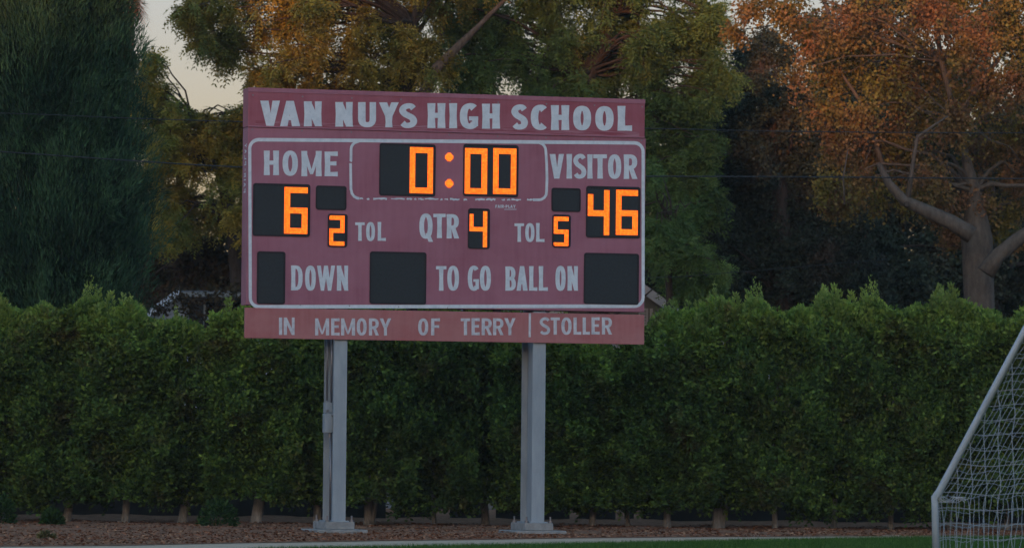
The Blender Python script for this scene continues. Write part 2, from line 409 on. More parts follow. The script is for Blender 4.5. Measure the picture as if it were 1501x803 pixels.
    if ch in 'BRP':
        yb = ym + (h * .04 if ch != 'B' else 0); hh = (yb - y0 - b) / 2 + b * .25; xx = x1 - s / 2 - (w * .04 if ch == 'B' else 0)
        I.path([(xl, y0 + b / 2)] + arc(xl + (xx - xl) * .35, y0 + b / 2 + hh, (xx - xl) * .65, hh, 90, -90, 12, .8) + [(xl, y0 + b / 2 + 2 * hh)], wf)
        if ch == 'B':
            h2 = (y1 - b / 2 - (y0 + b / 2 + 2 * hh)) / 2; yc = y1 - b / 2 - h2; xx = x1 - s / 2
            I.path([(xl, yc - h2)] + arc(xl + (xx - xl) * .35, yc, (xx - xl) * .65, h2, 90, -90, 12, .8) + [(xl, y1 - b / 2)], wf)
        if ch == 'R':
            ya = y0 + b / 2 + 2 * hh - b * .3; I.poly([(xm - s * .45, ya), (xm + s * .45, ya), (x1 + s * .05, y1), (x1 - s * .98, y1)])
def word(name, items, s, b, y=-.0035, fl=.08, mat='letter', parent=None, **k):
    I = Ink(y)
    for it in items: glyph(I, *it, s if len(it) < 6 else s, b, fl)
    return I.m.build(name, MT[mat], parent or sb_root, **k)
hd = -.0155
word('lettering', [('V', 381, 410, 148, 185), ('A', 410, 439.5, 148.3, 185.3), ('N', 445, 472, 149, 185.5)], 11, 7.5, hd, .07, parent=hp, label='white word VAN')
word('lettering', [('N', 491, 517.5, 150, 186), ('U', 524, 551, 150.2, 187), ('Y', 555, 584, 150.5, 187), ('S', 585, 610.5, 152, 188)], 11, 7.5, hd, .07, parent=hp, label='white word NUYS')
word('lettering', [('H', 626, 652.5, 151.7, 188), ('I', 658, 669.5, 151.7, 188.3), ('G', 673.5, 700.5, 152, 189.3), ('H', 706, 732.5, 152.5, 189)], 11, 7.5, hd, .07, parent=hp, label='white word HIGH')
word('lettering', [('S', 749.5, 773, 153.7, 190.3), ('C', 777.5, 803, 154.3, 190.7), ('H', 807, 834, 154.7, 191), ('O', 839.5, 866, 155.5, 191.5), ('O', 872, 899, 156, 192), ('L', 904.5, 926, 155.7, 192)], 11, 7.5, hd, .07, parent=hp, label='white word SCHOOL')
word('lettering', [('H', 386.5, 409, 221, 257), ('O', 414, 436.5, 221, 258), ('M', 441.5, 471.5, 221.5, 258.5), ('E', 475.5, 495, 222.5, 258.5)], 8.2, 6.2, label='white word HOME')
word('lettering', [('V', 805.5, 826.5, 226, 262), ('I', 829.5, 839, 226, 262), ('S', 840.5, 859, 226, 262), ('I', 861, 868.3, 226.5, 262), ('T', 869.5, 889.5, 226.5, 262), ('O', 891, 910.5, 226.5, 262.5), ('R', 914, 934, 226.5, 262.5)], 7.6, 5.8, label='white word VISITOR')
word('lettering', [('T', 520.5, 534.5, 326, 353), ('O', 536.5, 549.5, 325.5, 353.5), ('L', 553.3, 565.5, 325.5, 353)], 5.0, 4.0, label='white letters TOL on the home side')
word('lettering', [('T', 754, 768, 327.5, 354.5), ('O', 769.7, 783.3, 327, 354.8), ('L', 785.5, 798, 327, 354.5)], 5.0, 4.0, label='white letters TOL on the visitor side')
word('lettering', [('Q', 614.5, 634, 313, 350), ('T', 635, 653, 313.5, 349), ('R', 654.5, 672.5, 314, 349.5)], 7.0, 5.0, label='white letters QTR')
word('lettering', [('D', 426.5, 443.5, 389, 425.5), ('O', 447, 462.8, 389.2, 426), ('W', 464.5, 491, 389.3, 426), ('N', 493.5, 510.7, 389.3, 426)], 6.2, 4.8, label='white word DOWN')
word('lettering', [('T', 639, 654.3, 390, 426), ('O', 655.5, 672.7, 389.5, 426), ('G', 685.5, 702, 389.5, 426), ('O', 703.3, 719.5, 389.5, 426)], 6.2, 4.8, label='white words TO GO')
word('lettering', [('B', 740.5, 756, 390.5, 426), ('A', 757, 773.3, 390, 426), ('L', 775.3, 787.5, 390, 426), ('L', 789.5, 803, 390, 426), ('O', 814, 829, 389.5, 426.3), ('N', 831.5, 847.5, 390, 426)], 6.2, 4.8, label='white words BALL ON')
pm = -.0148
def mword(lab, items): word('lettering', items, 4.7, 4.0, pm, 0, 'memoletter', mp, label=lab)
mword('pale word IN', [('I', 408.5, 413.3, 465.3, 490.7), ('N', 415.5, 431.7, 465.3, 490.7)])
mword('pale word MEMORY', [('M', 461.5, 482, 466.5, 491.5), ('E', 485, 497.3, 466.5, 491.5), ('M', 499.5, 520, 466.5, 491.5), ('O', 522.5, 537, 466.2, 491.7), ('R', 540.3, 554.8, 466.5, 491.5), ('Y', 556, 573, 466.5, 491.7)])
mword('pale word OF', [('O', 612.5, 627.3, 466.5, 491.5), ('F', 631.5, 644.5, 466.5, 491.3)])
mword('pale word TERRY', [('T', 675, 688.7, 466.5, 491), ('E', 690.7, 702.7, 466.3, 491), ('R', 705.5, 720.3, 466.3, 491), ('R', 722.3, 737.5, 466.3, 491), ('Y', 738.7, 755.2, 466.2, 491)])
mword('pale word STOLLER', [('S', 790.7, 805.7, 465, 490.5), ('T', 806.7, 820, 465.2, 490.3), ('O', 822.3, 837.3, 465, 490.5), ('L', 840.2, 851.5, 465.2, 490.2), ('L', 853.6, 864.3, 465.2, 490.2), ('E', 866.5, 878.5, 465, 490), ('R', 881.7, 896.5, 465, 490)])
a = B(774.3, 494); b = B(777.7, 459); m = MB(); m.box(a[0], b[0], -.022, -.0125, a[1], b[1]); m.build('divider_strip', MT['memoletter'], mp)
word('lettering', [('F', 726, 728.8, 300.4, 304.8), ('A', 729.2, 732.8, 300.4, 304.8), ('I', 733.4, 734.5, 300.4, 304.8), ('R', 735.1, 738.4, 300.4, 304.8), ('P', 741, 744, 300.5, 304.9), ('L', 744.8, 747.4, 300.5, 304.9), ('A', 747.9, 751.4, 300.5, 304.9), ('Y', 752, 755.7, 300.5, 304.9)], 1.1, 1.0, label='tiny white maker name FAIR-PLAY')
I = Ink(-.0035); I.bar(738.9, 740.6, 302.8, .9); I.bar(739, 757, 307.0, .9); I.m.build('maker_line', MT['letter'], sb_root)
# vertical maker name on the cabinet's left side (glyphs laid on that face)
def side_text():
    I = Ink(0); x = 0
    for ch in 'FAIR-PLAY':
        wd = 3.2 if ch == 'I' else 6.0
        if ch == '-': I.bar(x, x + 4, 3.6, 1.4)
        else: glyph(I, ch, x, x + wd, 0, 7, 1.7, 1.5, 0)
        x += wd + 2.2
    o = B(0, 0); V2 = []
    for (u, y, z) in I.m.v:
        V2.append((uL - .002 + y * 1.0, DEP * .5 + .058 - (o[1] - z) * 1.7 * -1 - .11, 4.60 + (u - o[0]) * 1.05))
    return V2, I.m.f
v_, f_ = side_text(); mk('lettering', v_, f_, MT['letter'], cab, label='small vertical maker name FAIR-PLAY on the cabinet side')

# ---------- white border lines
def line(pts, w, y=-.003, I=None):
    own = I is None
    if own: I = Ink(y)
    I.path(pts, lambda dx, dy, t: w)
    return I
def rr(x0, x1, y0l, y0r, y1l, y1r, r, n=6):
    out = []
    for cx, cy, a0 in ((x1 - r, y0r + r, 90), (x1 - r, y1r - r, 0), (x0 + r + .8, y1l - r, -90), (x0 + r, y0l + r, -180)):
        for i in range(n + 1):
            a = radians(a0 - 90 * i / n); out.append((cx + r * cos(a), cy - r * sin(a)))
    return out
I = Ink(-.003)
big = rr(366, 942.6, 205, 209.7, 449.5, 448.6, 13)
I.path(big, lambda dx, dy, t: 4.6 if abs(dy) > .7 else 5.2, True)
I.m.build('border_line', MT['letter'], sb_root, label='white rounded border round the whole face')
def piece(pts, wf_):
    I = Ink(-.0034); I.path(pts, wf_); I.m.build('border_piece', MT['letter'], sb_root)
wf = lambda dx, dy, t: 3.9
piece([(528, 206.5)] + [(514.5 + 11 - 11 * sin(radians(a)), 208 + 11 - 11 * cos(radians(a))) for a in (10, 30, 50, 70, 90)] + [(514.3, 236), (513.6, 237)], wf)
piece([(513.8, 239.5), (514.3, 278)] + [(514.8 + 12 - 12 * cos(radians(a)), 279 + 12 * sin(radians(a))) for a in (0, 25, 50, 75, 88)], wf)
piece([(788, 208)] + [(789 + 11 * sin(radians(a)), 209.5 + 12 - 12 * cos(radians(a))) for a in (10, 30, 50, 70, 90)] + [(801.2, 240), (801.7, 262), (801, 281)] + [(790 + 11 * cos(radians(a)), 282 + 11 * sin(radians(a))) for a in (20, 45, 70, 90)] + [(781, 293)], wf)
r_ = random.Random(4)
x = 527
while x < 782:
    l = r_.choice([3, 5, 8, 14, 20, 24]); g = r_.choice([1.5, 3, 6, 9, 12])
    pts = [(x + l * t, 291.3 + (x - 527) * .007 + r_.uniform(-.7, .7)) for t in (0, .2, .4, .6, .8, 1)]
    ww = [r_.uniform(1.2, 3.4) for _ in pts]
    piece(pts, lambda dx, dy, t: ww[min(5, int(t * 5.001))]); x += l + g

# ---------- displays
SEG = {'0': 'abcdef', '2': 'abged', '4': 'fgbc', '5': 'afgcd', '6': 'afgedc'}
def window(x0, x1, y0, y1, digits=(), dy=0, **k):
    a = B(x0, y1); b = B(x1, y0 + dy); r = .035
    fr = rrect(a[0], b[0], a[1], b[1], r); inn = rrect(a[0] + .022, b[0] - .022, a[1] + .022, b[1] - .022, r * .6); n = len(fr)
    m = MB()
    vs = [(u, -.0015, z) for u, z in fr] + [(u, -.012, z) for u, z in fr] + [(u, -.012, z) for u, z in inn] + [(u, -.004, z) for u, z in inn]
    fs = []
    for i in range(n):
        j = (i + 1) % n; fs += [(i, j, n + j, n + i), (n + i, n + j, 2 * n + j, 2 * n + i), (2 * n + i, 2 * n + j, 3 * n + j, 3 * n + i)]
    m.add(vs, [f[::-1] for f in fs])
    fo = m.build('display_window', MT['rim'], sb_root, **k)
    m = MB(); m.poly([(u, -.004, z) for u, z in inn]); m.build('black_screen', MT['window'], fo)
    for (ch, dx0, dx1, dy0, dy1, th) in digits:
        led(ch, dx0, dx1, dy0, dy1, th, fo)
    return fo
def led(ch, x0, x1, y0, y1, th, parent):
    a = B(x0, y1); b = B(x1, y0); t = th / 107.0; w = b[0] - a[0]; h = b[1] - a[1]
    p = .0199; nx = max(5, round(w / p)); nz = max(9, round(h / p)); px_ = w / nx; pz_ = h / nz; k = max(2, round(t / p))
    cells = set(); mid0 = nz // 2 - k // 2
    for s_ in SEG[ch]:
        for i in range(nx):
            for j in range(nz):
                top = j >= nz - k; bot = j < k; mid = mid0 <= j < mid0 + k; lft = i < k; rgt = i >= nx - k
                ok = {'a': top, 'd': bot, 'g': mid, 'f': lft and j >= mid0, 'e': lft and j < mid0 + k, 'b': rgt and j >= mid0, 'c': rgt and j < mid0 + k}[s_]
                if ch == '4' and s_ == 'f' and j >= nz - k * .75: ok = False
                if ok: cells.add((i, j))
    cells = sorted(cells)
    V = []; r = .445
    for i, j in cells:
        cx = a[0] + (i + .5) * px_; cz = a[1] + (j + .5) * pz_
        for q in range(4): V.append((cx + (r * px_ if q in (1, 2) else -r * px_), -.0095, cz + (r * pz_ if q in (2, 3) else -r * pz_)))
    tint = rng.random(len(cells)) ** 1.3
    link('digit', fast_mesh('digit', np.array(V), 4, MT['led'], tint), parent, label='orange lit digit ' + ch)
window(555.5, 638.5, 212, 286.5, [('0', 600, 634.8, 216.6, 283.2, 8.5)], label='clock minutes window')
window(678.5, 760, 213.3, 287.3, [('0', 680.2, 714.2, 218, 284, 8.5), ('0', 722.3, 756.8, 218.2, 284.3, 8.5)], label='clock seconds window')
window(370, 454.8, 270.5, 345.6, [('6', 416, 451, 275, 342.4, 8.5)], label='home score window')
window(462.5, 507.8, 273, 307.3, label='unlit window over home timeouts')
window(480, 509.3, 314, 362, [('2', 481.8, 505, 316.3, 360, 5.8)], label='home timeouts window')
window(685.5, 718, 306, 364.5, [('4', 687.4, 714, 310, 362, 5.8)], label='quarter window')
window(809, 836.5, 315, 362.7, [('5', 811, 833.3, 318, 361.5, 5.8)], label='visitor timeouts window')
window(808, 851, 276.3, 310, label='unlit window over visitor timeouts')
window(858.5, 938.5, 274.5, 348, [('4', 861, 893.2, 279, 344.3, 8.2), ('6', 902.3, 935, 279, 344.3, 8.2)], label='visitor score window')
window(376, 418.3, 369, 445.3, label='unlit down window'); window(541.3, 625, 370, 445, label='unlit yards to go window'); window(855.3, 936.5, 372, 445.4, label='unlit ball position window')
for cy in (230.5, 269):
    c = B(658.3, cy); V = []
    P_ = .0165
    for i in range(-4, 5):
        for j in range(-4, 5):
            if hypot(i, j) <= 3.6:
                for q in range(4): V.append((c[0] + i * P_ + (.0078 if q in (1, 2) else -.0078), -.006, c[1] + j * P_ + (.0078 if q in (2, 3) else -.0078)))
    link('clock_dot', fast_mesh('clock_dot', np.array(V), 4, MT['led'], rng.random(len(V) // 4)), sb_root)
# ---------- posts, footings, rear frame
def base_u(px): return B(px, 640)[0]
BOLTS = []
for i, (px, has) in enumerate(((499, True), (790.5, False))):
    u = base_u(px); fw = .092 
    dd = .54
    y0 = .035
    m = MB()
    f_t, w_t = .017, .012
    prof = [(-fw, 0), (fw, 0), (fw, f_t), (w_t, f_t), (w_t, dd - f_t), (fw, dd - f_t), (fw, dd), (-fw, dd), (-fw, dd - f_t), (-w_t, dd - f_t), (-w_t, f_t), (-fw, f_t)]
    n = 12; zb = .155; zt = mz1 + .02
    vs = [(u + x, y0 + y, z) for z in (zb, zt) for x, y in prof]
    m.add(vs, [tuple(range(n))[::-1]] + [(k, (k + 1) % n, n + (k + 1) % n, n + k) for k in range(n)] + [tuple(range(n, 2 * n))])
    pst = m.build('post', MT['galv'], sb_root, label='left steel post with conduit and switch box' if has else 'right plain steel post')
    # behind the cabinet the posts go on to its top
    m = MB(); vs = [(u + x, DEP + .005 + y * .35, z) for z in (zM - .2, zT - .1) for x, y in prof]
    m.add(vs, [tuple(range(n))[::-1]] + [(k, (k + 1) % n, n + (k + 1) % n, n + k) for k in range(n)] + [tuple(range(n, 2 * n))])
    m.build('rear_mast', MT['galv'], sb_root)
    m = MB(); m.box(u - .21, u + .20, -.05, .65, .047, .15); pl = bev(m.build('footing_block', MT['conc'], sb_root), .01)
    m = MB(); m.box(u - .36, u + .36, -.16, .74, -.02, .046); bev(m.build('footing_slab', MT['conc'], sb_root), .012)
    m = MB(); m.box(u - .13, u + .13, y0 - .05, y0 + dd + .05, .150, .166); bev(m.build('base_plate', MT['galv'], sb_root), .003)
    for sx in (-.17, .17):
        for sy in (y0 - .03, y0 + dd + .03):
            m = MB(); m.tube([(u + sx, sy, .15), (u + sx, sy, .235)], .013, 8); m.tube([(u + sx, sy, .151), (u + sx, sy, .178)], .028, 6)
            m.build('bolt', MT['bolt'], sb_root, smooth=False)
    if has:
        m = MB(); m.tube([(u - .072, y0 + .20, .12), (u - .072, y0 + .20, 1.38)], .016, 10); m.tube([(u - .072, y0 + .20, 1.75), (u - .072, y0 + .20, 2.9)], .016, 10)
        m.tube([(u - .125, y0 + .24, 1.8), (u - .125, y0 + .24, 2.9)], .012, 10)
        m.build('conduit', MT['bolt'], pst, smooth=True)
        m = MB(); m.box(u - .185, u - .05, y0 + .10, y0 + .24, 1.36, 1.62); sw = bev(m.build('switch_box', MT['galv'], pst), .008)
        m = MB(); m.box(u - .16, u - .075, y0 + .09, y0 + .1, 1.40, 1.58); m.build('cover', MT['galv'], sw)
        m = MB(); m.box(u - .175, u - .075, y0 + .12, y0 + .24, 1.635, 1.77); m.tube([(u - .1, y0 + .1, 1.6), (u - .05, y0 + .1, 1.6)], .018, 8); m.build('junction_box', MT['galv'], pst)
        m = MB(); m.tube([(u - .15, y0 + .085, 1.66), (u - .15, y0 + .13, 1.66)], .017, 10); m.build('fitting', MT['bolt'], pst); m = MB(); m.tube([(u - .10, y0 + .15, 1.29), (u - .10, y0 + .15, 1.37)], .022, 10); m.build('fitting', MT['bolt'], pst)
m = MB()
for z in (mz0 + .10, (mz0 + mz1) / 2 + .1): m.box(mL + .1, mR - .1, .031, .034, z, z + .05)
m.box(uL + .2, uR - .2, DEP + .002, DEP + .05, zM + .2, zM + .28); m.box(uL + .2, uR - .2, DEP + .002, DEP + .05, zT - .35, zT - .27)
m.build('rear_rail', MT['galv'], sb_root)
# dark hangers in the slot between cabinet and memorial panel
for px in (382, 486, 608, 730, 790):
    a = B(px - 5, 456)[0]; m = MB(); m.box(a, a + .10, .04, .09, mz0 + .05, zM + .03); m.build('hanger', MT['rim'], sb_root)

# ============================================================ SOCCER GOAL
MT['goal'] = noisy('goal_white_paint', [(.3, (.36, .38, .42)), (.7, (.50, .52, .56))], 3, .45)
MT['net'] = flat('net_cord', (.42, .43, .46), .9)
GD = 53.3
rc = ground(1372, 816); s_ = GD / rc.y
gc = Vector((0, 0, 0)) + Vector((at(1372, 816, GD).x, GD, 0))
fdir = radians(-27)                                       # rear -> mouth
goal = empty('soccer_goal', (gc.x, gc.y, 0), fdir, label='white tube soccer goal with draped net at the right edge of the field', cat='soccer goal')
# local: x = towards the mouth, y = along the goal's width
GW = 7.32; KZ = .66
dep, td, HT = 1.95, .95, 2.44
def prof_pts(y): return [(0, y, .03), (-.02, y, KZ), (dep - td, y, HT), (dep, y, HT), (dep, y, .03)]
for y, lab in ((0, None), (GW, None)):
    p = prof_pts(y)
    m = MB(); m.tube([p[0], (-.015, y, KZ - .06), p[1], (.035, y, KZ + .07), (dep - td, y, HT), (dep - td + .05, y, HT + .01)], .037, 12); m.build('side_frame', MT['goal'], goal, smooth=True)
    m = MB(); m.tube([(dep, y, .0), (dep, y, HT)], .05, 14); m.build('upright', MT['goal'], goal, smooth=True)
    m = MB(); m.tube([(dep - td, y, HT), (dep, y, HT)], .037, 10); m.build('top_bar', MT['goal'], goal, smooth=True)
    m = MB(); m.tube([(0, y, .04), (dep, y, .04)], .037, 10); m.build('ground_bar', MT['goal'], goal, smooth=True)
m = MB(); m.tube([(dep, -.0, HT), (dep, GW, HT)], .05, 14); m.build('crossbar', MT['goal'], goal, smooth=True)
m = MB(); m.tube([(0, 0, .045), (0, GW, .045)], .045, 12); m.build('rear_ground_bar', MT['goal'], goal, smooth=True)
# nets: wavy cords
def cord(m, pts, r=.0044): m.tube(pts, r, 3, cap=False)
def sag(p, s=1):
    x, y, z = p
    return (x + .009 * s * sin(9 * z + 5 * y) + .006 * sin(23 * y + 17 * z), y + .010 * s * sin(7 * z + 3.3 * x + 2 * y) + .006 * sin(31 * x + 13 * z), z + .014 * s * sin(6 * y + 8 * x) + .006 * sin(40 * y + 9 * z))
def side_net(y0):
    m = MB(); st = .155
    def ztop(x): return HT if x >= dep - td else KZ + (HT - KZ) * max(0, x) / (dep - td)
    k = 1
    x = .06
    while x < dep:
        zt = ztop(x); n = max(2, int(zt / .06)); cord(m, [sag((x, y0 + .05 * sin(pi * i / n), .03 + (zt - .03) * i / n)) for i in range(n + 1)]); x += st
    z = .08
    while z < HT:
        xs = 0 if z < KZ else (z - KZ) / (HT - KZ) * (dep - td); n = max(2, int((dep - xs) / .06))
        cord(m, [sag((xs + (dep - xs) * i / n, y0 + .05 * sin(pi * z / HT), z)) for i in range(n + 1)]); z += st
    m.build('side_net', MT['net'], goal)
side_net(0); side_net(GW)
m = MB(); st = .155; y = .05; _c0 = cord
def cord(m, pts, r=.0034): m.tube(pts, r, 3, cap=False)
def backp(t):    # t metres up from the ground along the rear profile
    if t < KZ: return (.02 * t, t)
    l = t - KZ; L_ = hypot(dep - td, HT - KZ)
    if l < L_: return ((dep - td) * l / L_, KZ + (HT - KZ) * l / L_)
    return (dep - td + min(td, l - L_), HT)
TL = KZ + hypot(dep - td, HT - KZ) + td
while y < GW:
    n = int(TL / .06); cord(m, [sag((backp(TL * i / n)[0] + .05 * sin(pi * i / n), y, backp(TL * i / n)[1] - .03 * sin(pi * i / n)), 1.3) for i in range(n + 1)]); y += st
t = .06
while t < TL:
    q = backp(t); n = int(GW / .06); cord(m, [sag((q[0] + .05 * sin(pi * t / TL), GW * i / n, q[1] - .03 * sin(pi * t / TL)), 1.3) for i in range(n + 1)]); t += st
m.build('rear_net', MT['net'], goal); cord = _c0
# bunched slack cords at the kink
m = MB()
for k in range(5): cord(m, [(.02 + .05 * i + .02 * sin(i * 2 + k), -.03 + .01 * k, KZ - .02 + .05 * sin(i * 1.1 + k) * .6) for i in range(7)], .005)
m.build('slack_net', MT['net'], goal)

# ============================================================ FOLIAGE
def unit(v): return v / np.maximum(1e-9, np.linalg.norm(v, axis=1, keepdims=True))
def rdir(n): return unit(rng.normal(size=(n, 3)))
def kites(P, D, L, Wd, N=None):
    """leaf quads at P pointing along D"""
    n = len(P); N = rdir(n) if N is None else N
    S = unit(np.cross(D, N)); L = np.asarray(L).reshape(-1, 1) * np.ones((n, 1)); Wd = np.asarray(Wd).reshape(-1, 1) * np.ones((n, 1))
    up = unit(np.cross(S, D)) * L * .08
    return np.stack([P, P + D * L * .45 + S * Wd / 2 + up, P + D * L, P + D * L * .45 - S * Wd / 2 + up], 1).reshape(-1, 3)
def pinnate(P, T, ln, k, ll, lw):
    """feathery compound leaves: k pairs of leaflets (triangles) along each rachis"""
    n = len(P); down = np.array([[0, 0, -1.0]]); side = unit(np.cross(T, down + rng.normal(0, .5, (n, 3)))); out = []
    ln = np.asarray(ln).reshape(-1, 1)
    for j in range(k):
        t = (j + 1) / k; base = P + T * ln * t + down * ln * .35 * t * t
        for sg in (-1, 1):
            d = unit(T * .55 + side * sg * .85 + down * .3 + rng.normal(0, .12, (n, 3)))
            l = ll * (1 - .35 * abs(t - .5)); nr = unit(np.cross(d, side + rng.normal(0, .3, (n, 3)))); s2 = unit(np.cross(d, nr))
            out.append(np.stack([base - s2 * lw * .15 + d * l * .1, base + d * l * .45 + s2 * lw, base + d * l], 1))
    return np.concatenate(out, 1).reshape(-1, 3)
def curve(a, b, bend, n=7, wob=.0):
    a, b = Vector(a), Vector(b); d = b - a; out = []
    for i in range(n + 1):
        t = i / n; p = a + d * t + Vector(bend) * (4 * t * (1 - t)) * .5
        if 0 < i < n and wob: p += Vector((random.uniform(-wob, wob), random.uniform(-wob, wob), random.uniform(-wob, wob)))
        out.append(p)
    return out
def twigs(c, r, n, up=.2, droop=.3, ln=(.45, .85), nodes=6, flat_=1.0):
    """polylines radiating from the clump centre; returns (n,nodes,3) nodes and directions"""
    d = rdir(n); d[:, 2] = d[:, 2] * flat_ + up; d = unit(d)
    s = np.array(c) + rng.normal(0, r * .26, (n, 3)); l = rng.uniform(*ln, n)[:, None] * r
    P = []; D = []
    for k in range(nodes):
        t = (k + 1) / nodes
        P.append(s + d * l * t + np.array([[0, 0, -1]]) * l * droop * t * t); D.append(unit(d + np.array([[0, 0, -1]]) * droop * 2 * t))
    return s, np.stack(P, 1), np.stack(D, 1)
def twig_tubes(m, s, P, r0=.018, every=1):
    for i in range(0, len(s), every):
        pts = [Vector(s[i])] + [Vector(p) for p in P[i]]
        m.tube(pts, [r0 * (1 - .85 * k / (len(pts) - 1)) for k in range(len(pts))], 3, cap=False)
def origin(V, o): return V - np.array([tuple(o)])

MT['bark'] = noisy('grey_brown_bark', [(.3, (.075, .052, .040)), (.7, (.17, .12, .09))], 6, .95, stretch=(4, 4, .8), b=.8)
MT['palebark'] = noisy('pale_bark', [(.3, (.062, .050, .042)), (.7, (.135, .112, .093))], 4, .9, stretch=(3, 3, 1), b=.7)
MT['hedgebark'] = noisy('hedge_trunk_bark', [(.3, (.17, .165, .16)), (.7, (.36, .35, .335))], 10, .95, stretch=(3, 3, .7), b=.7)
MT['darkbark'] = noisy('dark_bark', [(.3, (.03, .022, .018)), (.7, (.08, .06, .05))], 5, .95, stretch=(4, 4, .8), b=.8)

# ---------- hedge trees
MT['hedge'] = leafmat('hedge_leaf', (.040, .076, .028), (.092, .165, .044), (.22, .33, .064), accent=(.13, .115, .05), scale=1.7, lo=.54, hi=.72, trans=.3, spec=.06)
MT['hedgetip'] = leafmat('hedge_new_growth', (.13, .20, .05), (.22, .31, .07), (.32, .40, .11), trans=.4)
HT_ = 3.25
def crown_mesh(seed, gap):
    global rng
    keep = rng; rng = np.random.default_rng(seed)
    ns = 4200; u = rng.random(ns)
    # a boxy clipped crown, lumpy: most sprigs near the outer shell, some deep inside
    hw, hd_ = .66, .85
    face = rng.random(ns)
    x = rng.uniform(-hw, hw, ns); z = .27 + gap + (HT_ - .27 - gap) * rng.random(ns) ** .98; y = np.where(face < .72, -hd_ + np.abs(rng.normal(0, .22, ns)), np.where(face < .86, hd_ - np.abs(rng.normal(0, .2, ns)), rng.uniform(-hd_, hd_, ns)))
    top = rng.random(ns) < .16; z = np.where(top, HT_ - np.abs(rng.normal(0, .10, ns)), z); y = np.where(top, rng.uniform(-hd_, hd_, ns), y)
    ph = rng.uniform(0, 6, 6)
    lump = .17 * np.sin(x * 5 + z * 2.2 + ph[0]) + .16 * np.sin(z * 4.7 - x * 3 + ph[1]) + .07 * np.sin(z * 9 + x * 8 + ph[2])
    lump += -.22 * np.clip((1.0 - z) / 1.0, 0, 1) - .15 * (z / HT_) ** 3
    y = np.where(y < 0, y - lump * (y < -.3), y + lump * (y > .3))
    pk0 = rng.uniform(-.4, .4); prof = .24 * np.exp(-((x - pk0) / .20) ** 2) + .12 * np.exp(-((x + pk0 * .8 + .1) / .12) ** 2) - .10
    z = z + prof * np.clip((z - 2.3) / .8, 0, 1)
    low = (z < .6) & (rng.random(ns) < .35 * (.75 - z) / .4); keepm = ~low
    P = np.stack([x, y, z], 1)[keepm]; n = len(P)
    out = P - np.array([[0, 0, 1.4]]); out[:, 2] = 0; od = unit(out * np.array([[.35, 1, 1]]) + rng.normal(0, .35, (n, 3)))
    od[:, 2] += rng.uniform(.1, 1.3, n); od = unit(od)
    pt = P[:, 2] > HT_ - .22; od[pt] = unit(od[pt] * .4 + np.array([[0, 0, 1.0]]))
    Vs = []; T = []
    sv = rng.random(n)
    for k in range(8):
        t = k / 7
        b = P + od * .17 * t + rng.normal(0, .012, (n, 3)); ld = unit(od * (.6 + .5 * t) + rdir(n) * .95)
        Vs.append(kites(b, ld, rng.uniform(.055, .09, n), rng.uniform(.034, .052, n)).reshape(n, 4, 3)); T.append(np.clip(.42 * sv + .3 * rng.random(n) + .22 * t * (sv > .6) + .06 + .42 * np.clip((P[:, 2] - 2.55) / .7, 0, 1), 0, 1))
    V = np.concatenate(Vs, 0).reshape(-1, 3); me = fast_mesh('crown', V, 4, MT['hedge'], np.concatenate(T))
    # upright shoots of new growth breaking the top line
    m_n = 90; sx = rng.uniform(-hw, hw, m_n); sy = rng.uniform(-hd_ * .9, hd_ * .7, m_n); hh = np.abs(rng.normal(.03, .07, m_n)) + .03 + .26 * np.exp(-((sx - pk0) / .20) ** 2) + .12 * np.exp(-((sx + pk0 * .8 + .1) / .12) ** 2) - .10; hh = np.maximum(hh, .02)
    pk = pk0; hh += .30 * np.exp(-((sx - pk) / .13) ** 2) * rng.random(m_n)
    Vs = []; T = []
    for i in range(m_n):
        kk = int(8 + hh[i] * 70); t = rng.random(kk); base = np.stack([sx[i] + rng.normal(0, .014, kk), sy[i] + rng.normal(0, .014, kk), HT_ - .22 + (hh[i] + .22) * t], 1)
        a = rng.uniform(0, 2 * pi, kk); d = unit(np.stack([np.cos(a) * .6, np.sin(a) * .6, np.full(kk, .8)], 1))
        Vs.append(kites(base, d, rng.uniform(.05, .08, kk) * (1.1 - .4 * t), .026)); T.append(np.clip(.2 + .6 * t + rng.normal(0, .12, kk), 0, 1))
    for i in range(rng.integers(3, 6)):           # leafy pointed leaders standing above the clipped top
        cx_, cy_, hc, rc_ = np.clip(pk0 + rng.normal(0, .22), -hw, hw), rng.uniform(-.8, .2), rng.uniform(.14, .46), rng.uniform(.09, .15)
        kk = int(420 * hc + 60); t = rng.random(kk) ** 1.2; a = rng.uniform(0, 2 * pi, kk); q = rc_ * (1 - t) ** .8 * rng.random(kk) ** .5 + .01
        base = np.stack([cx_ + q * np.cos(a) + .05 * t, cy_ + q * np.sin(a), HT_ - .2 + (hc + .2) * t], 1)
        d = unit(np.stack([np.cos(a) * .6, np.sin(a) * .6, np.full(kk, .75)], 1) + rdir(kk) * .3)
        Vs.append(kites(base, d, rng.uniform(.05, .085, kk), .030)); T.append(np.clip(.25 + .5 * t + rng.normal(0, .15, kk), 0, 1))
    me2 = fast_mesh('new_growth', np.concatenate(Vs), 4, MT['hedgetip'], np.concatenate(T))
    # twigs inside
    m = MB()
    for i in range(26):
        a = Vector((rng.normal(0, .05), rng.normal(0, .05), rng.uniform(.5, 1.4))); b = Vector((rng.uniform(-hw, hw), rng.uniform(-hd_, hd_) * .8, rng.uniform(1.0, HT_ - .1)))
        m.tube(curve(a, b, (0, 0, .2), 4), [.016, .013, .010, .007, .004], 4, cap=False)
    me3 = bpy.data.meshes.new('branches'); me3.from_pydata(m.v, [], m.f); me3.materials.append(MT['darkbark'])
    rng = keep; return me, me2, me3
CR = [crown_mesh(11, 0), crown_mesh(12, .12), crown_mesh(13, .05), crown_mesh(14, -.12)]
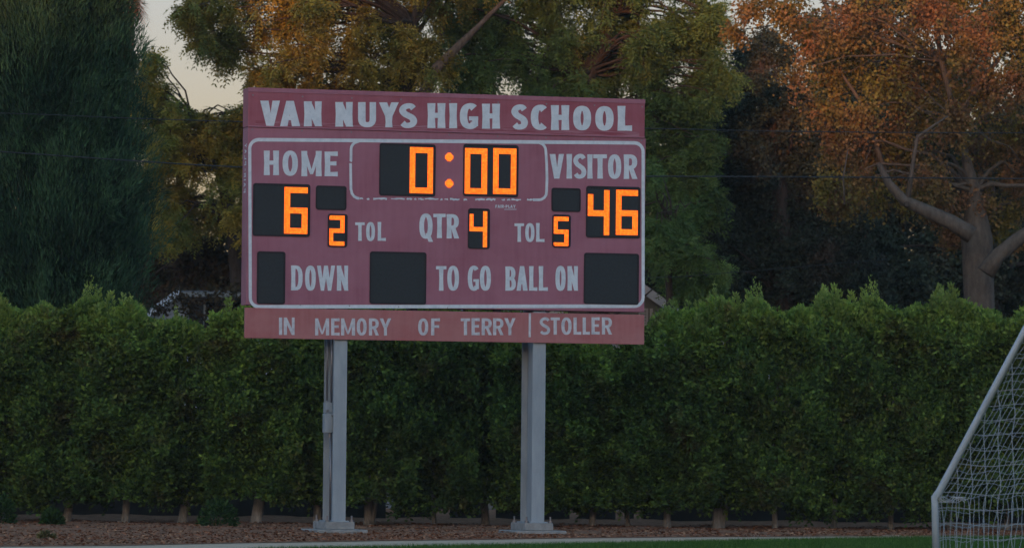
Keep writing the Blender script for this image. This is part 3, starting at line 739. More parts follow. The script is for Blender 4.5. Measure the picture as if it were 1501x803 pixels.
HEDGE = [  # trunk px, base py, top py of that stretch, crown variant, trunk radius, lean px, label
 (-165, 778, 452, 0, .06, 0, None), (-78, 778, 455, 1, .06, 3, None),
 (8, 776, 458, 3, .055, 4, 'clipped hedge tree at the left edge of the picture, low leaves hiding its foot'),
 (97, 774, 448, 0, .065, -5, 'hedge tree with a forked dark trunk, second from the left edge'),
 (183, 777, 462, 1, .070, -4, 'hedge tree with a slim pale trunk, directly under the tall dark conifer edge'),
 (267, 775, 478, 2, .085, -8, 'hedge tree below the half-hidden white gable, with a leaning brown trunk'),
 (375, 776, 453, 1, .105, -9, 'hedge tree with a thick pale trunk leaning left, next left of the scoreboard post'),
 (465, 770, 452, 2, .075, 0, 'hedge tree whose trunk shows right beside the left scoreboard post'),
 (540, 768, 452, 1, .085, 0, 'hedge tree with an upright trunk just right of the left scoreboard post'),
 (636, 768, 455, 3, .045, 2, 'hedge tree with a thin trunk midway between the two scoreboard posts'),
 (712, 767, 455, 1, .075, 5, 'hedge tree with a pale leaning trunk left of the right scoreboard post'),
 (790, 768, 486, 0, .06, 0, 'hedge tree standing behind the right scoreboard post'),
 (868, 775, 512, 1, .058, -4, 'hedge tree with a slender pale trunk right of the right scoreboard post'),
 (920, 768, 516, 2, .04, 0, 'hedge tree with a faint thin trunk below the right end of the memorial panel'),
 (978, 770, 474, 1, .068, 0, 'hedge tree with a straight pale trunk below the gable beside the scoreboard'),
 (1052, 773, 450, 2, .100, 0, 'hedge tree with the thickest whitish double trunk, right of the scoreboard'),
 (1136, 767, 452, 0, .05, 2, 'hedge tree with a dull greenish trunk, next right of the thick whitish one'),
 (1222, 768, 448, 3, .05, -2, 'hedge tree under the hanging autumn foliage, with a hidden trunk'),
 (1306, 768, 450, 0, .05, 0, 'hedge tree just left of the soccer goal, leaves down to the mulch'),
 (1392, 768, 447, 3, .05, 0, 'hedge tree behind the lower corner of the soccer goal'),
 (1476, 768, 462, 0, .05, 0, 'hedge tree behind the net at the right edge of the picture'),
 (1560, 768, 462, 1, .05, 0, None), (1645, 768, 462, 2, .05, 0, None)]
rh = random.Random(3)
for i, (px, py, ty, v, r, lean, lab) in enumerate(HEDGE):
    D = 78.6 + rh.uniform(-.25, .25); b = at(px, py, D); zg = berm(b.x, D) - .02
    topz = at(px, ty + 12, D - .4).z
    root = empty('hedge_tree', (b.x, D, zg), label=lab or 'clipped evergreen hedge tree continuing the hedge past the picture edge', cat='hedge tree', group='hedge trees in a row behind the scoreboard' if lab else 'hedge trees past the picture edge')
    sc = (topz - zg) / (HT_ + .02); sx = rh.choice([-1, 1]) * rh.uniform(.95, 1.08)
    # trunk
    lm = -lean / 95.0
    m = MB(); pts = [(0, 0, -.02), (0 + lm * .15, 0, .12), (lm * .7, 0, .5), (lm * 1.2, .02, 1.1), (lm * 1.2 + rh.uniform(-.06, .06), .0, 2.6)]
    pts = [(x + (lean / 95.0 if 0 else 0), y, z) for x, y, z in pts]
    r *= .82; m.tube(pts, [r * 1.35, r * 1.05, r * .95, r * .8, r * .3], 9, cap=False)
    if i in (3, 15, 8): m.tube([(r * .6, .02, 0), (r * 1.6, .0, .4), (r * 3, .0, 1.2)], [r * .75, r * .55, r * .4], 8, cap=False)
    m.build('trunk', MT['hedgebark'], root, smooth=True)
    for me, nm in zip(CR[v], ('crown', 'new_growth', 'branches')):
        o = link(nm, me, root); o.scale = (sx, 1, sc)

# ---------- low shrubs and tufts at the hedge foot
MT['shrub'] = leafmat('low_shrub_leaf', (.018, .045, .018), (.032, .075, .025), (.055, .11, .03), trans=.2)
MT['dry'] = leafmat('dry_tuft', (.10, .09, .03), (.2, .18, .07), (.30, .27, .12), trans=.2)
for (px, py, rx, hz, mat, lab) in ((320, 781, .30, .42, 'shrub', 'low dark green shrub at the hedge foot left of the scoreboard posts'),
                              (76, 786, .16, .24, 'shrub', 'small dark green shrub low in the mulch near the left edge'),
                              (2, 786, .2, .42, 'shrub', 'dark low shrub cut by the left edge of the picture'),
                              (68, 797, .10, .07, 'dry', 'small yellowish dry tuft at the track edge near the left')):
    D = 73 if py > 790 else 75.5
    if py > 790: D = 62.5
    b = at(px, py, D); n = 900 if mat == 'shrub' else 120
    d = rdir(n); d[:, 2] = np.abs(d[:, 2]); P = d * np.array([[rx, rx, hz]]) * rng.uniform(.3, 1, (n, 1)) ** .6
    V = kites(P, unit(d + rdir(n) * .6), .07, .03)
    o = link('low_shrub' if mat == 'shrub' else 'grass_tuft', fast_mesh('shrub', V, 4, MT[mat], rng.random(n)), label=lab, cat='shrub' if mat == 'shrub' else 'grass tuft'); o.location = (b.x, D, berm(b.x, D) if py < 790 else 0)

# ---------- left conifer
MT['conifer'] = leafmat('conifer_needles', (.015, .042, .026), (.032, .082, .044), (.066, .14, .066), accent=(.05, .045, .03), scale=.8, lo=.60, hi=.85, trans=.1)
def conifer(label, cx, D, edge, z0, z1, n, mat, rear=.5, tuft=.55, group=None, bl=(.22, .40)):
    """column of upward plumes; edge: list of (z, radius)"""
    root = empty('conifer_tree', (cx, D, 0), label=label, cat='conifer')
    zs = [e[0] for e in edge]; rs = [e[1] for e in edge]
    npl = max(60, n // 42); pz = rng.uniform(z0 - .6, z1, npl); pa = rng.uniform(0, 2 * pi, npl); pl_ = rng.uniform(.8, 1.9, npl); pr_ = rng.uniform(.13, .24, npl)
    ix = rng.integers(0, npl, n); tt = rng.random(n); z = pz[ix] + pl_[ix] * tt
    a = pa[ix] + rng.normal(0, 1, n) * pr_[ix] * (1.05 - tt) / 2.0 + .10 * np.sin(tt * 3 + pz[ix]); psh = rng.random(npl)[ix]; ptip = tt
    un = rng.random(n) < .6; z = np.where(un, rng.uniform(z0, z1, n), z); a = np.where(un, rng.uniform(0, 2 * pi, n), a); psh = np.where(un, .12, psh); ptip = np.where(un, 0, ptip)
    fr = np.sin(a) < 0; kp = (fr | (rng.random(n) < rear)) & (z > z0 - .3) & (z < z1); z = z[kp]; a = a[kp]; psh = psh[kp]; ptip = ptip[kp]; bulge = (.42 * np.sin(pi * np.clip(ptip, 0, 1)) ** .7 + .10 * psh - .20); n = len(z)
    R = np.interp(z, zs, rs) * (1 + .10 * np.sin(a * 5 + z * 1.3) + .06 * np.sin(a * 11 - z * 2.1) + rng.normal(0, .05, n)) * (1 - .25 * rng.random(n) ** 2.2) + bulge
    C = np.stack([R * np.cos(a), R * np.sin(a), z], 1); rad = np.stack([np.cos(a), np.sin(a), 0 * a], 1)
    drp = rng.random(n)
    T = unit(rad * rng.uniform(.08, .42, n)[:, None] + np.array([[0, 0, 1.0]]) * np.where(drp < .93, rng.uniform(.5, 1.3, n), rng.uniform(-.3, .3, n))[:, None] + rng.normal(0, .22, (n, 3)))
    Vs = []; TT = []; sv = rng.random(n); ln = rng.uniform(.6, 1.3, n)[:, None] * tuft
    for k in range(38):
        t = rng.random((n, 1)); bow = rad * .18 * ln * np.sin(pi * t)
        b = C + T * ln * t + bow; spread = (1 - t * .75) * .16 * tuft / .55
        b = b + rng.normal(0, 1, (n, 3)) * spread
        d = unit(T + rdir(n) * .24); l = rng.uniform(*bl, n)[:, None] * .6
        N = rdir(n); S = unit(np.cross(d, N)); w = .009
        Vs.append(np.stack([b - S * w, b + S * w, b + d * l], 1)); TT.append(np.clip(.20 * sv + .30 * rng.random(n) + .18 * t[:, 0] + .9 * (psh - .38) + .15 + .25 * (ptip - .4), 0, 1))
    V = np.concatenate(Vs, 0).reshape(-1, 3)
    link('crown', fast_mesh('crown', V, 3, MT[mat], np.concatenate(TT)), root)
    m = MB(); m.tube([(0, 0, -.1), (0, 0, 2), (.05, 0, z1 * .7), (0, 0, z1 - .5)], [.35, .28, .16, .04], 10)
    for k in range(60):
        zz = random.uniform(z0, z1 - 1); aa = random.uniform(0, 2 * pi); rr_ = np.interp(zz, zs, rs) * .85
        m.tube(curve((0, 0, zz - .5), (rr_ * cos(aa), rr_ * sin(aa), zz + .3), (0, 0, -.3), 3), [.05, .035, .025, .01], 4, cap=False)
    m.build('trunk', MT['darkbark'], root, smooth=True)
    return root
def zat(py, D): return EYE + (675 - py) / F * D
D = 84
s84 = F / D
cxp = 60
ed = [(zat(py, D), (ex - cxp) / s84 - .40) for py, ex in ((520, 185), (450, 192), (410, 205), (370, 222), (335, 216), (290, 200), (250, 188), (200, 187), (100, 186), (0, 184), (-150, 178), (-400, 140), (-650, 60))]
conifer('tall dark green conifer filling the left edge behind the hedge', at(cxp, 401, D).x, D, ed, 1.6, zat(-560, D), 19000, 'conifer', bl=(.14, .28))
D = 88; s88 = F / D; cxp = 120
ed = [(zat(py, D), (ex - cxp) / s88 - .12) for py, ex in ((520, 190), (420, 205), (330, 205), (290, 207), (230, 203), (190, 192), (150, 170), (90, 140), (60, 122))]
conifer('narrow dark conifer half hidden behind the tall left one', at(cxp, 401, D).x, D, ed, 1.6, zat(80, D), 3200, 'conifer', rear=.3, bl=(.14, .28))

# ---------- broadleaf trees from clumps
def clump_tree(name, label, trunk, clumps, leaf, bark, D0, dj=1.2, kind='pinnate', dens=1.0, twig_r=.018, limbs=True, cat='tree', per=9, droop=.35, up=.15, ls=1.0, tw=1.0, tint0=0):
    """trunk: list of (px,py,radius m); clumps: (px,py,r px[,tint shift][,depth offset])"""
    base = at(trunk[0][0], trunk[0][1], D0); root = empty(name, (base.x, D0, 0), label=label, cat=cat)
    o = np.array([base.x, D0, 0.0]); sc = F / D0
    tp = [at(px, py, D0) for px, py, r in trunk]; tr = [r for *_, r in trunk]
    tp[0].z = min(tp[0].z, -.05)
    m = MB(); m.tube([p - Vector(o) for p in tp], tr, 12)
    Vs = []; TT = []; nv = 3 if kind == 'pinnate' else 4
    mt = MB()
    if kind == 'pinnate':
        ex = []
        for cl in clumps:
            ex.append((cl[0], cl[1], cl[2] * .78) + tuple(cl[3:]))
            for _q in range(4 if cl[2] > 16 else 1):
                aa = random.uniform(0, 2 * pi); rd_ = cl[2] * random.uniform(.6, .95)
                ex.append((cl[0] + rd_ * cos(aa), cl[1] + rd_ * sin(aa) * .8, cl[2] * random.uniform(.26, .50), random.uniform(-.1, .12)) + tuple(cl[4:5]))
        clumps = ex
    for cl in clumps:
        px, py, r = cl[:3]; sh = tint0 + (cl[3] if len(cl) > 3 else 0); dd = cl[4] if len(cl) > 4 else random.uniform(-dj, dj)
        D = D0 + dd; c = at(px, py, D); rm = r / sc; ca = np.array(c) - o
        if limbs:
            # limb from the nearest lower trunk point
            j = min(range(len(tp)), key=lambda q: (tp[q] - c).length + (4 if tp[q].z > c.z + .3 else 0)); a = tp[j] - Vector(o); bb = Vector(ca)
            lr = min(tr[j] * .5, .022 + rm * .05); m.tube(curve(a, bb, (0, 0, random.uniform(.1, .8)), 6, .06), [lr * (1 - .12 * k) for k in range(7)], 6, cap=False)
        nt_ = int(max(3 if kind == 'pinnate' else 8, (46 if kind == 'pinnate' else 62) * dens * (rm ** 2) * tw))
        s, P, Dr = twigs(ca, rm, nt_, up=up, droop=droop, ln=(.5, 1.25) if kind == 'pinnate' else (.45, .9))
        twig_tubes(mt, s, P, twig_r, every=2)
        Pf = P.reshape(-1, 3); Df = Dr.reshape(-1, 3); tt = np.repeat(rng.random(nt_), P.shape[1])
        if kind == 'pinnate':
            reps = 4
            for _ in range(reps):
                T = unit(Df * .6 + rdir(len(Pf)) * .8 + np.array([[0, 0, -.15]])); k = 6
                V = pinnate(Pf + rng.normal(0, .05, Pf.shape), T, rng.uniform(.18, .34, len(Pf)) * ls, k, .098 * ls, .026 * ls)
                Vs.append(V); TT.append(np.repeat(np.clip(.2 + .35 * tt + .4 * rng.random(len(Pf)) + sh, 0, 1), 2 * k))
        else:
            for _ in range(per):
                T = unit(Df * .4 + rdir(len(Pf)) + np.array([[0, 0, -.35]]))
                V = kites(Pf + rng.normal(0, .09, Pf.shape), T, rng.uniform(.07, .13, len(Pf)) * ls, rng.uniform(.06, .10, len(Pf)) * ls)
                Vs.append(V); TT.append(np.clip(.15 + .35 * tt + .45 * rng.random(len(Pf)) + sh, 0, 1))
    link('crown', fast_mesh('crown', np.concatenate(Vs), nv, MT[leaf], np.concatenate(TT)), root)
    m.build('trunk', MT[bark], root, smooth=True)
    mt.build('twigs', MT[bark], root, kind='stuff')
    return root, o
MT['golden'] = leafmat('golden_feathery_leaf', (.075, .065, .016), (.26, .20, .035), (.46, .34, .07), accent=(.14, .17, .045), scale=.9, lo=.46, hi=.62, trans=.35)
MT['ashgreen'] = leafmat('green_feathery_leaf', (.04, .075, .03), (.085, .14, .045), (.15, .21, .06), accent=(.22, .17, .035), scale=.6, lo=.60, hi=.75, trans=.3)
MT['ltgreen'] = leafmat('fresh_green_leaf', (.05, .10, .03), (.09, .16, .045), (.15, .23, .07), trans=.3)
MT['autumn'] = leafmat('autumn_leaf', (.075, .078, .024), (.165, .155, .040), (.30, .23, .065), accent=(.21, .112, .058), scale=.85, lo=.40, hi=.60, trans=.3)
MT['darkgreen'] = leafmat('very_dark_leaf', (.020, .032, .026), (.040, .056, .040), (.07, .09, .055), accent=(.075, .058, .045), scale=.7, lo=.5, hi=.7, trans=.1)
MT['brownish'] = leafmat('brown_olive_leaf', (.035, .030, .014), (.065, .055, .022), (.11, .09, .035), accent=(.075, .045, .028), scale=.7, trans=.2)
# golden tree over the left of the board
golden = [(305, 2, 24), (375, 22, 42), (345, 75, 28), (392, 108, 26), (430, 75, 50), (470, 25, 60), (480, 125, 50), (540, 60, 60), (560, 125, 55), (600, 20, 55), (430, -30, 70), (530, -50, 80), (640, -30, 80), (340, -50, 60), (300, 50, 12), (268, 14, 10), (620, 90, 40), (420, 170, 60, 0, 1.5), (520, 200, 70, 0, 1.5), (460, 260, 60, 0, 1.5)]
clump_tree('feathery_tree', 'golden leaved feathery tree rising behind the left half of the scoreboard', [(620, 770, .34), (618, 500, .28), (612, 330, .24), (606, 200, .18), (600, 130, .12), (606, 40, .07), (620, -60, .04)], golden, 'golden', 'darkbark', 94, dens=.50, ls=1.15, tint0=.12)
# limbs in front, sunlit in part
def py_low(pts): return max(p[1] for p in pts) > 290
def limb_tree_extra(root, pts, rad, D):
    o = root.location; m = MB(); m.tube([at(px, py, D) - o for px, py in pts], rad, 9); m.build('limb', MT['bark'], root, smooth=True)
groot = [o for o in COL.objects if o.name.startswith('feathery_tree')][0]
limb_tree_extra(groot, [(612, 220), (620, 140), (640, 100), (668, 72), (700, 40), (740, 0), (780, -60)], [.13, .115, .10, .08, .05, .035, .02], 93.2)
limb_tree_extra(groot, [(520, 190), (515, 120), (530, 80), (545, 40), (560, -20)], [.08, .06, .05, .04, .03], 94.6)
limb_tree_extra(groot, [(560, 130), (590, 75), (625, 30), (650, -20)], [.07, .055, .04, .03], 94.6)
limb_tree_extra(groot, [(640, 110), (645, 60), (655, 10), (650, -40)], [.06, .05, .04, .03], 94.5)
small = [(215, 116, 8), (203, 145, 14), (238, 150, 20), (280, 168, 24), (225, 195, 24), (270, 205, 40), (325, 205, 34), (235, 235, 28), (310, 250, 45), (255, 275, 36), (340, 290, 45), (380, 240, 50), (400, 330, 60), (225, 90, 7), (238, 320, 34), (290, 320, 45), (340, 170, 22), (195, 190, 16)]
clump_tree('olive_tree', 'small olive gold tree between the tall conifer and the scoreboard', [(352, 770, .16), (350, 450, .13), (340, 330, .11), (320, 250, .08), (290, 190, .05)], small, 'golden', 'darkbark', 96, dens=.34, ls=1.05, tint0=.16)
green = [(690, 60, 60), (700, 115, 55), (760, 30, 60), (770, 110, 60), (830, 60, 70), (850, 120, 55), (900, 30, 60), (905, 105, 60), (955, 60, 42), (960, 130, 50), (990, 35, 30), (1010, 75, 34), (1042, 40, 26), (1050, 105, 26), (1030, 10, 18), (1030, 150, 24), (1025, 205, 18), (1020, 250, 20), (1030, 300, 22), (700, -20, 70), (800, -40, 80), (900, -50, 80), (990, -60, 60),
         (975, 175, 42), (1015, 135, 30), (960, 230, 44), (990, 225, 24), (1010, 180, 16), (880, 200, 70, 0, 2), (780, 200, 80, 0, 2), (700, 220, 70, 0, 2), (955, 300, 36), (1000, 270, 18), (990, 380, 32, -.05)]
clump_tree('feathery_tree', 'dark green drooping feathery tree rising behind the right half of the scoreboard', [(850, 770, .36), (848, 500, .30), (852, 330, .27), (850, 200, .22), (862, 110, .17), (900, 20, .11), (930, -60, .06)], green, 'ashgreen', 'darkbark', 95, dens=.80, ls=1.1, droop=.55)
clump_tree('leafy_tree', 'fresh green leafy young tree against the right side of the scoreboard', [(985, 770, .10), (984, 500, .08), (980, 400, .06), (985, 330, .04)], [(975, 325, 30), (1005, 312, 24), (1002, 345, 32), (965, 355, 28), (1005, 378, 30), (1030, 385, 20), (1040, 425, 20), (945, 255, 18), (1015, 410, 18)], 'ltgreen', 'darkbark', 90, dens=.9, ls=.85)
# dark conifer mass
dark = [(1109, 242, 36), (1102, 322, 36), (1095, 395, 34), (1140, 345, 40), (1045, 225, 22), (1062, 305, 34), (1040, 345, 28), (1085, 230, 34), (1150, 90, 22), (1105, 90, 38), (1085, 130, 34), (1130, 150, 50), (1070, 190, 42), (1130, 210, 55), (1190, 170, 45), (1180, 240, 60), (1060, 260, 36), (1100, 290, 50), (1160, 310, 60), (1230, 290, 55), (1060, 340, 40), (1110, 370, 55), (1180, 385, 60), (1240, 360, 55), (1060, 410, 45), (1120, 440, 50), (1200, 445, 55), (1270, 430, 50), (1250, 200, 50), (1120, 60, 20)]
clump_tree('dark_tree', 'very dark dense tree between the scoreboard and the autumn tree', [(1150, 770, .35), (1150, 450, .25), (1140, 250, .16), (1115, 110, .07)], dark, 'darkgreen', 'darkbark', 98, kind='kite', per=34, dens=1.5, ls=.62, up=.4, droop=.15)
dark2 = [(1400, 335, 45), (1410, 395, 40), (1205, 60, 50), (1240, 120, 55), (1270, 20, 55), (1240, 190, 45), (1350, 0, 60), (1380, 470, 40), (1430, 380, 50), (1300, 300, 55), (1290, 370, 50), (1330, 420, 55), (1380, 350, 45), (1385, 430, 50), (1460, 300, 50), (1480, 380, 50), (1450, 430, 45), (1510, 430, 50), (1530, 330, 60), (1400, 250, 70), (1330, 200, 70), (1480, 200, 70), (1520, 100, 60), (1400, 130, 60), (1300, 120, 60), (1450, 40, 60), (1560, 220, 60), (1560, 400, 60), (1400, 460, 40), (1500, 470, 45), (1300, 460, 45)]
clump_tree('dark_tree', 'dark evergreen tree behind the trunk of the autumn tree at the right edge', [(1460, 770, .3), (1455, 400, .2), (1440, 150, .1)], dark2, 'darkgreen', 'darkbark', 103, kind='kite', per=22, dens=1.3, ls=.85, up=.3)
# brown olive undergrowth left
br = [(215, 340, 34), (260, 345, 42), (310, 370, 45), (230, 395, 36), (280, 400, 40), (340, 400, 42), (235, 440, 26), (380, 370, 50), (420, 420, 50), (350, 330, 36), (190, 420, 36), (470, 440, 45), (540, 440, 50), (620, 440, 50), (700, 440, 50), (400, 460, 40), (780, 440, 40), (520, 380, 60), (640, 360, 70), (760, 360, 70), (850, 400, 60), (285, 440, 20), (318, 436, 22)]
clump_tree('brown_tree', 'brownish dim tree low behind the left end of the scoreboard', [(300, 770, .16), (302, 500, .13), (300, 400, .09), (290, 340, .05)], br[:12] + br[21:], 'brownish', 'darkbark', 99, kind='kite', per=12, dens=1.25, ls=.8)
clump_tree('brown_tree', 'dim olive tree hidden low behind the middle of the scoreboard', [(640, 770, .2), (640, 500, .15), (640, 380, .08)], br[12:21], 'brownish', 'darkbark', 101, kind='kite', per=10, dens=1.0, ls=.9)
# autumn tree on the right
aut = [(1420, 320, 18), (1395, 345, 14), (1465, 330, 22), (1490, 345, 16), (1232, 285, 26), (1255, 262, 26), (1350, 290, 30), (1400, 335, 16), (1445, 295, 30), (1150, 22, 40), (1098, 18, 24), (1076, 46, 15), (1190, 50, 40), (1175, 100, 34), (1215, 110, 40), (1235, 30, 50), (1210, 165, 38), (1250, 90, 45), (1255, 165, 42), (1290, 40, 50), (1300, 120, 50), (1225, 215, 38), (1215, 270, 22), (1222, 300, 16), (1270, 225, 40), (1300, 200, 45), (1330, 70, 50), (1345, 150, 50), (1370, 20, 55), (1385, 100, 50), (1400, 175, 48), (1330, 230, 42), (1290, 275, 30), (1330, 290, 24), (1370, 260, 40), (1375, 310, 22), (1430, 60, 50), (1445, 130, 50), (1440, 220, 45), (1480, 30, 50), (1490, 110, 50), (1490, 190, 48), (1500, 260, 40), (1425, 285, 32), (1490, 310, 20), (1400, -40, 80), (1280, -50, 70), (1500, -40, 70), (1560, 60, 70), (1560, 180, 70), (1570, 290, 50), (1180, -40, 60), (1120, 0, 28)]
ar, ao = clump_tree('autumn_tree', 'broad tree with orange brown autumn leaves and a pale forked trunk at the right', [(1436, 772, .40), (1436, 520, .29), (1435, 430, .27), (1432, 350, .28), (1428, 280, .12), (1405, 190, .05), (1380, 90, .05), (1360, -40, .03)], aut, 'autumn', 'palebark', 89, kind='kite', per=12, dens=1.0, ls=.66, droop=.9, twig_r=.008)
for pts, rad in (([(1425, 345), (1395, 326), (1360, 310), (1325, 294), (1302, 268), (1288, 240)], [.15, .13, .115, .095, .07, .04]),
                 ([(1445, 400), (1462, 375), (1490, 352), (1530, 325), (1580, 260)], [.17, .13, .12, .11, .07]),
                 ([(1302, 268), (1285, 215), (1262, 150), (1235, 110), (1222, 60)], [.06, .045, .035, .028, .015]),
                 ([(1330, 296), (1338, 240), (1345, 200), (1390, 170)], [.05, .035, .03, .012]),
                 ([(1425, 140), (1440, 115), (1462, 90), (1475, 70)], [.05, .045, .04, .02]),
                 ([(1340, 210), (1370, 190), (1400, 175), (1430, 130)], [.035, .03, .028, .012]),
                 ([(1235, 60), (1215, 40), (1210, 0)], [.03, .025, .02]), ([(1232, 75), (1222, 45), (1208, 0), (1200, -30)], [.04, .035, .03, .02]),
                 ([(1425, 185), (1450, 205), (1480, 215), (1495, 235)], [.02, .018, .014, .01]), ([(1238, 300), (1236, 260), (1243, 220)], [.018, .014, .01]),
                 ([(1275, 170), (1268, 195), (1275, 220), (1262, 250)], [.03, .025, .02, .015])):
    m = MB(); m.tube([at(px, py, 87.5 if py_low(pts) else 88.9) - Vector(ao) for px, py in pts], rad, 8); m.build('limb', MT['palebark'], ar, smooth=True)
MT['sawn'] = flat('cut_branch_wood', (.33, .28, .22), .9)
m = MB(); m.tube([at(1327, 300, 87.42) - Vector(ao), at(1329, 299, 87.36) - Vector(ao)], .045, 8); m.build('branch_scar', MT['darkbark'], ar)
# palm: dry orange fronds beside the conifer
MT['frond'] = leafmat('dry_palm_frond', (.15, .06, .03), (.34, .13, .06), (.5, .22, .1), trans=.2)
D = 99; c = at(186, 10, D)
pr = empty('palm_tree', (c.x, D, 0), label='palm tree with dry orange fronds showing past the conifer top left', cat='palm tree')
V = []
for i in range(34):
    a = random.uniform(0, 2 * pi); l = random.uniform(.3, .55); z0 = c.z + random.uniform(-.3, 1.6)
    b = np.array([.12 * cos(a), .12 * sin(a), z0])
    for k in range(22):
        d = np.array([cos(a) * l * random.uniform(.6, 1.0), sin(a) * l * .8, -random.uniform(.2, .95) * l]); s_ = np.array([-sin(a), cos(a), 0]) * .012; j = np.random.default_rng(i * 50 + k).normal(0, .05, 3)
        V += [b + j - s_, b + j + s_, b + d + j * 1.5]
link('dry_fronds', fast_mesh('dry_fronds', np.array(V), 3, MT['frond'], rng.random(len(V) // 3)), pr)
m = MB(); m.tube([(0, 0, -.1), (0, 0, c.z), (0, 0, c.z + 1.6)], [.2, .15, .14], 10); m.build('trunk', MT['bark'], pr, smooth=True)

# far treeline closing the gaps low behind everything
MT['fartrees'] = leafmat('far_tree_leaf', (.012, .016, .008), (.026, .034, .016), (.05, .06, .025), accent=(.04, .03, .015), scale=.15, trans=.1)
n = 130000
x = rng.uniform(-22, 22, n); y = rng.uniform(116, 122, n); topz = 5.9 + 3.2 * np.clip((x - 3.4) / 2, 0, 1) + .7 * np.sin(x * .55) + .7 * np.sin(x * 1.37 + 2) + .5 * np.sin(x * 3.1) + .3 * np.sin(x * 7.1)
z = topz * rng.random(n) ** .8
V = kites(np.stack([x, y, z], 1), rdir(n), rng.uniform(.15, .32, n), rng.uniform(.1, .2, n))
link('distant_trees', fast_mesh('distant_trees', V, 4, MT['fartrees'], rng.random(n)), kind='stuff')

# ============================================================ HOUSES
MT['siding'] = noisy('grey_siding', [(.3, (.19, .20, .195)), (.7, (.25, .26, .25))], 2, .8)
MT['whitetrim'] = noisy('white_trim', [(.3, (.50, .54, .60)), (.7, (.62, .66, .72))], 3, .6)
MT['roof'] = noisy('grey_shingle', [(.3, (.10, .11, .13)), (.7, (.18, .19, .21))], 8, .9, b=.4)
MT['palewall'] = noisy('pale_wall', [(.3, (.34, .37, .42)), (.7, (.46, .49, .54))], 2, .8)
MT['glass'] = flat('window_glass', (.03, .04, .05), .15, .5)
MT['blind'] = flat('window_blind', (.30, .33, .37), .6)
def house(label, D, axl, apexpx, apexpy, halfw, slope, depth, wall):
    s = F / D; ap = at(apexpx, apexpy, D); root = empty('house', (ap.x, D, 0), label=label, cat='house')
    A = ap.z; E = A - slope * halfw
    m = MB(); m.extr([(-halfw, -.05), (halfw, -.05), (halfw, E - .12), (0, A - .12), (-halfw, E - .12)], 0, depth); m.build('wall', MT[wall], root)
    oh = .35; hw = halfw + oh; th = .13
    for sg in (-1, 1):
        m = MB(); m.extr([(0, A), (sg * hw, A - slope * hw), (sg * hw, A - slope * hw - .1), (0, A - .1)], -.4, depth + .4); m.build('roof', MT['roof'], root)
        m = MB(); m.extr([(0, A + .015), (sg * hw, A - slope * hw + .015), (sg * hw, A - slope * hw - .19), (0, A - .19)], -.43, -.403); m.build('fascia', MT['whitetrim'], root)
    return root, ap, E, A
h1, ap, E_, A_ = house('grey gabled house with white roof edges half hidden behind the right end of the scoreboard', 101, 0, 905, 391, 3.6, .70, 9, 'siding')
def hbox(root, D, px0, px1, py0, py1, mat, name, y0=-.05, y1=-.003, **k):
    a = at(px0, py1, D); b = at(px1, py0, D); o = root.location; m = MB(); m.box(a.x - o.x, b.x - o.x, y0, y1, a.z, b.z); return m.build(name, MT[mat], root, **k)
win = hbox(h1, 101, 936, 950, 452, 500, 'whitetrim', 'window', -.06)
hbox(h1, 101, 938, 947, 455, 497, 'blind', 'pane', -.075, -.061)
for k in range(9): 
    o_ = hbox(h1, 101, 938.5, 946.5, 458 + k * 4.3, 459.6 + k * 4.3, 'whitetrim', 'blind_slat', -.085, -.076)
    o_.parent = win
hbox(h1, 101, 952, 957, 452, 520, 'whitetrim', 'corner_trim', -.05)
hbox(h1, 101, 838, 932, 492, 530, 'palewall', 'wall_panel', -.04)
hbox(h1, 101, 960, 975, 500, 560, 'palewall', 'wall_panel', -.04)
# low pale wing seen through the slot under the cabinet
D = 106; a = at(540, 446, D); b = at(905, 446, D)
wr = empty('house_wing', ((a.x + b.x) / 2, D, 0), label='low pale outbuilding behind the hedge beneath the scoreboard', cat='outbuilding'); hw = (b.x - a.x) / 2
m = MB(); m.box(-hw, hw, 0, 5, -.05, a.z - .12); m.build('wall', MT['palewall'], wr)
m = MB(); m.extr([(-hw - .2, a.z - .12), (hw + .2, a.z - .12), (hw + .2, a.z), (-hw - .2, a.z + .02)], -.2, 5.2); m.build('roof', MT['whitetrim'], wr)
# left house: gable edge rising at 212..262, then level ridge
D = 93.5; g = at(262, 424, D); l_ = at(196, 473, D); rgt = at(430, 424, D)
h2 = empty('house', (g.x, D, 0), label='pale house with a white sloping roof edge glimpsed between conifer and scoreboard', cat='house')
hz = g.z; W2 = rgt.x - g.x; lw = l_.x - g.x; sl2 = (g.z - l_.z) / (g.x - l_.x)
m = MB(); m.extr([(lw * 1.9, -.05), (W2, -.05), (W2, hz - .5), (0.35, hz - .5), (-.1, hz - .14), (lw * 1.9, hz + lw * 1.9 * sl2 - .2)], 0, 7); m.build('wall', MT['palewall'], h2)
m = MB(); m.extr([(0, hz), (lw * 2, hz + lw * 2 * sl2), (lw * 2, hz + lw * 2 * sl2 - .10), (0, hz - .13)], -.4, 7.4); m.build('roof', MT['roof'], h2)
m = MB(); m.extr([(.04, hz + .02), (lw * 2, hz + lw * 2 * sl2 + .02), (lw * 2, hz + lw * 2 * sl2 - .11), (.04, hz - .12)], -.43, -.403); m.build('fascia', MT['whitetrim'], h2)
m = MB(); m.box(0.06, W2 + .2, -.35, 7.3, hz - .16, hz - .03); m.build('roof', MT['roof'], h2)
m = MB(); m.box(.07, W2 + .2, -.40, -.352, hz - .14, hz - .06); m.build('eave_board', MT['siding'], h2)
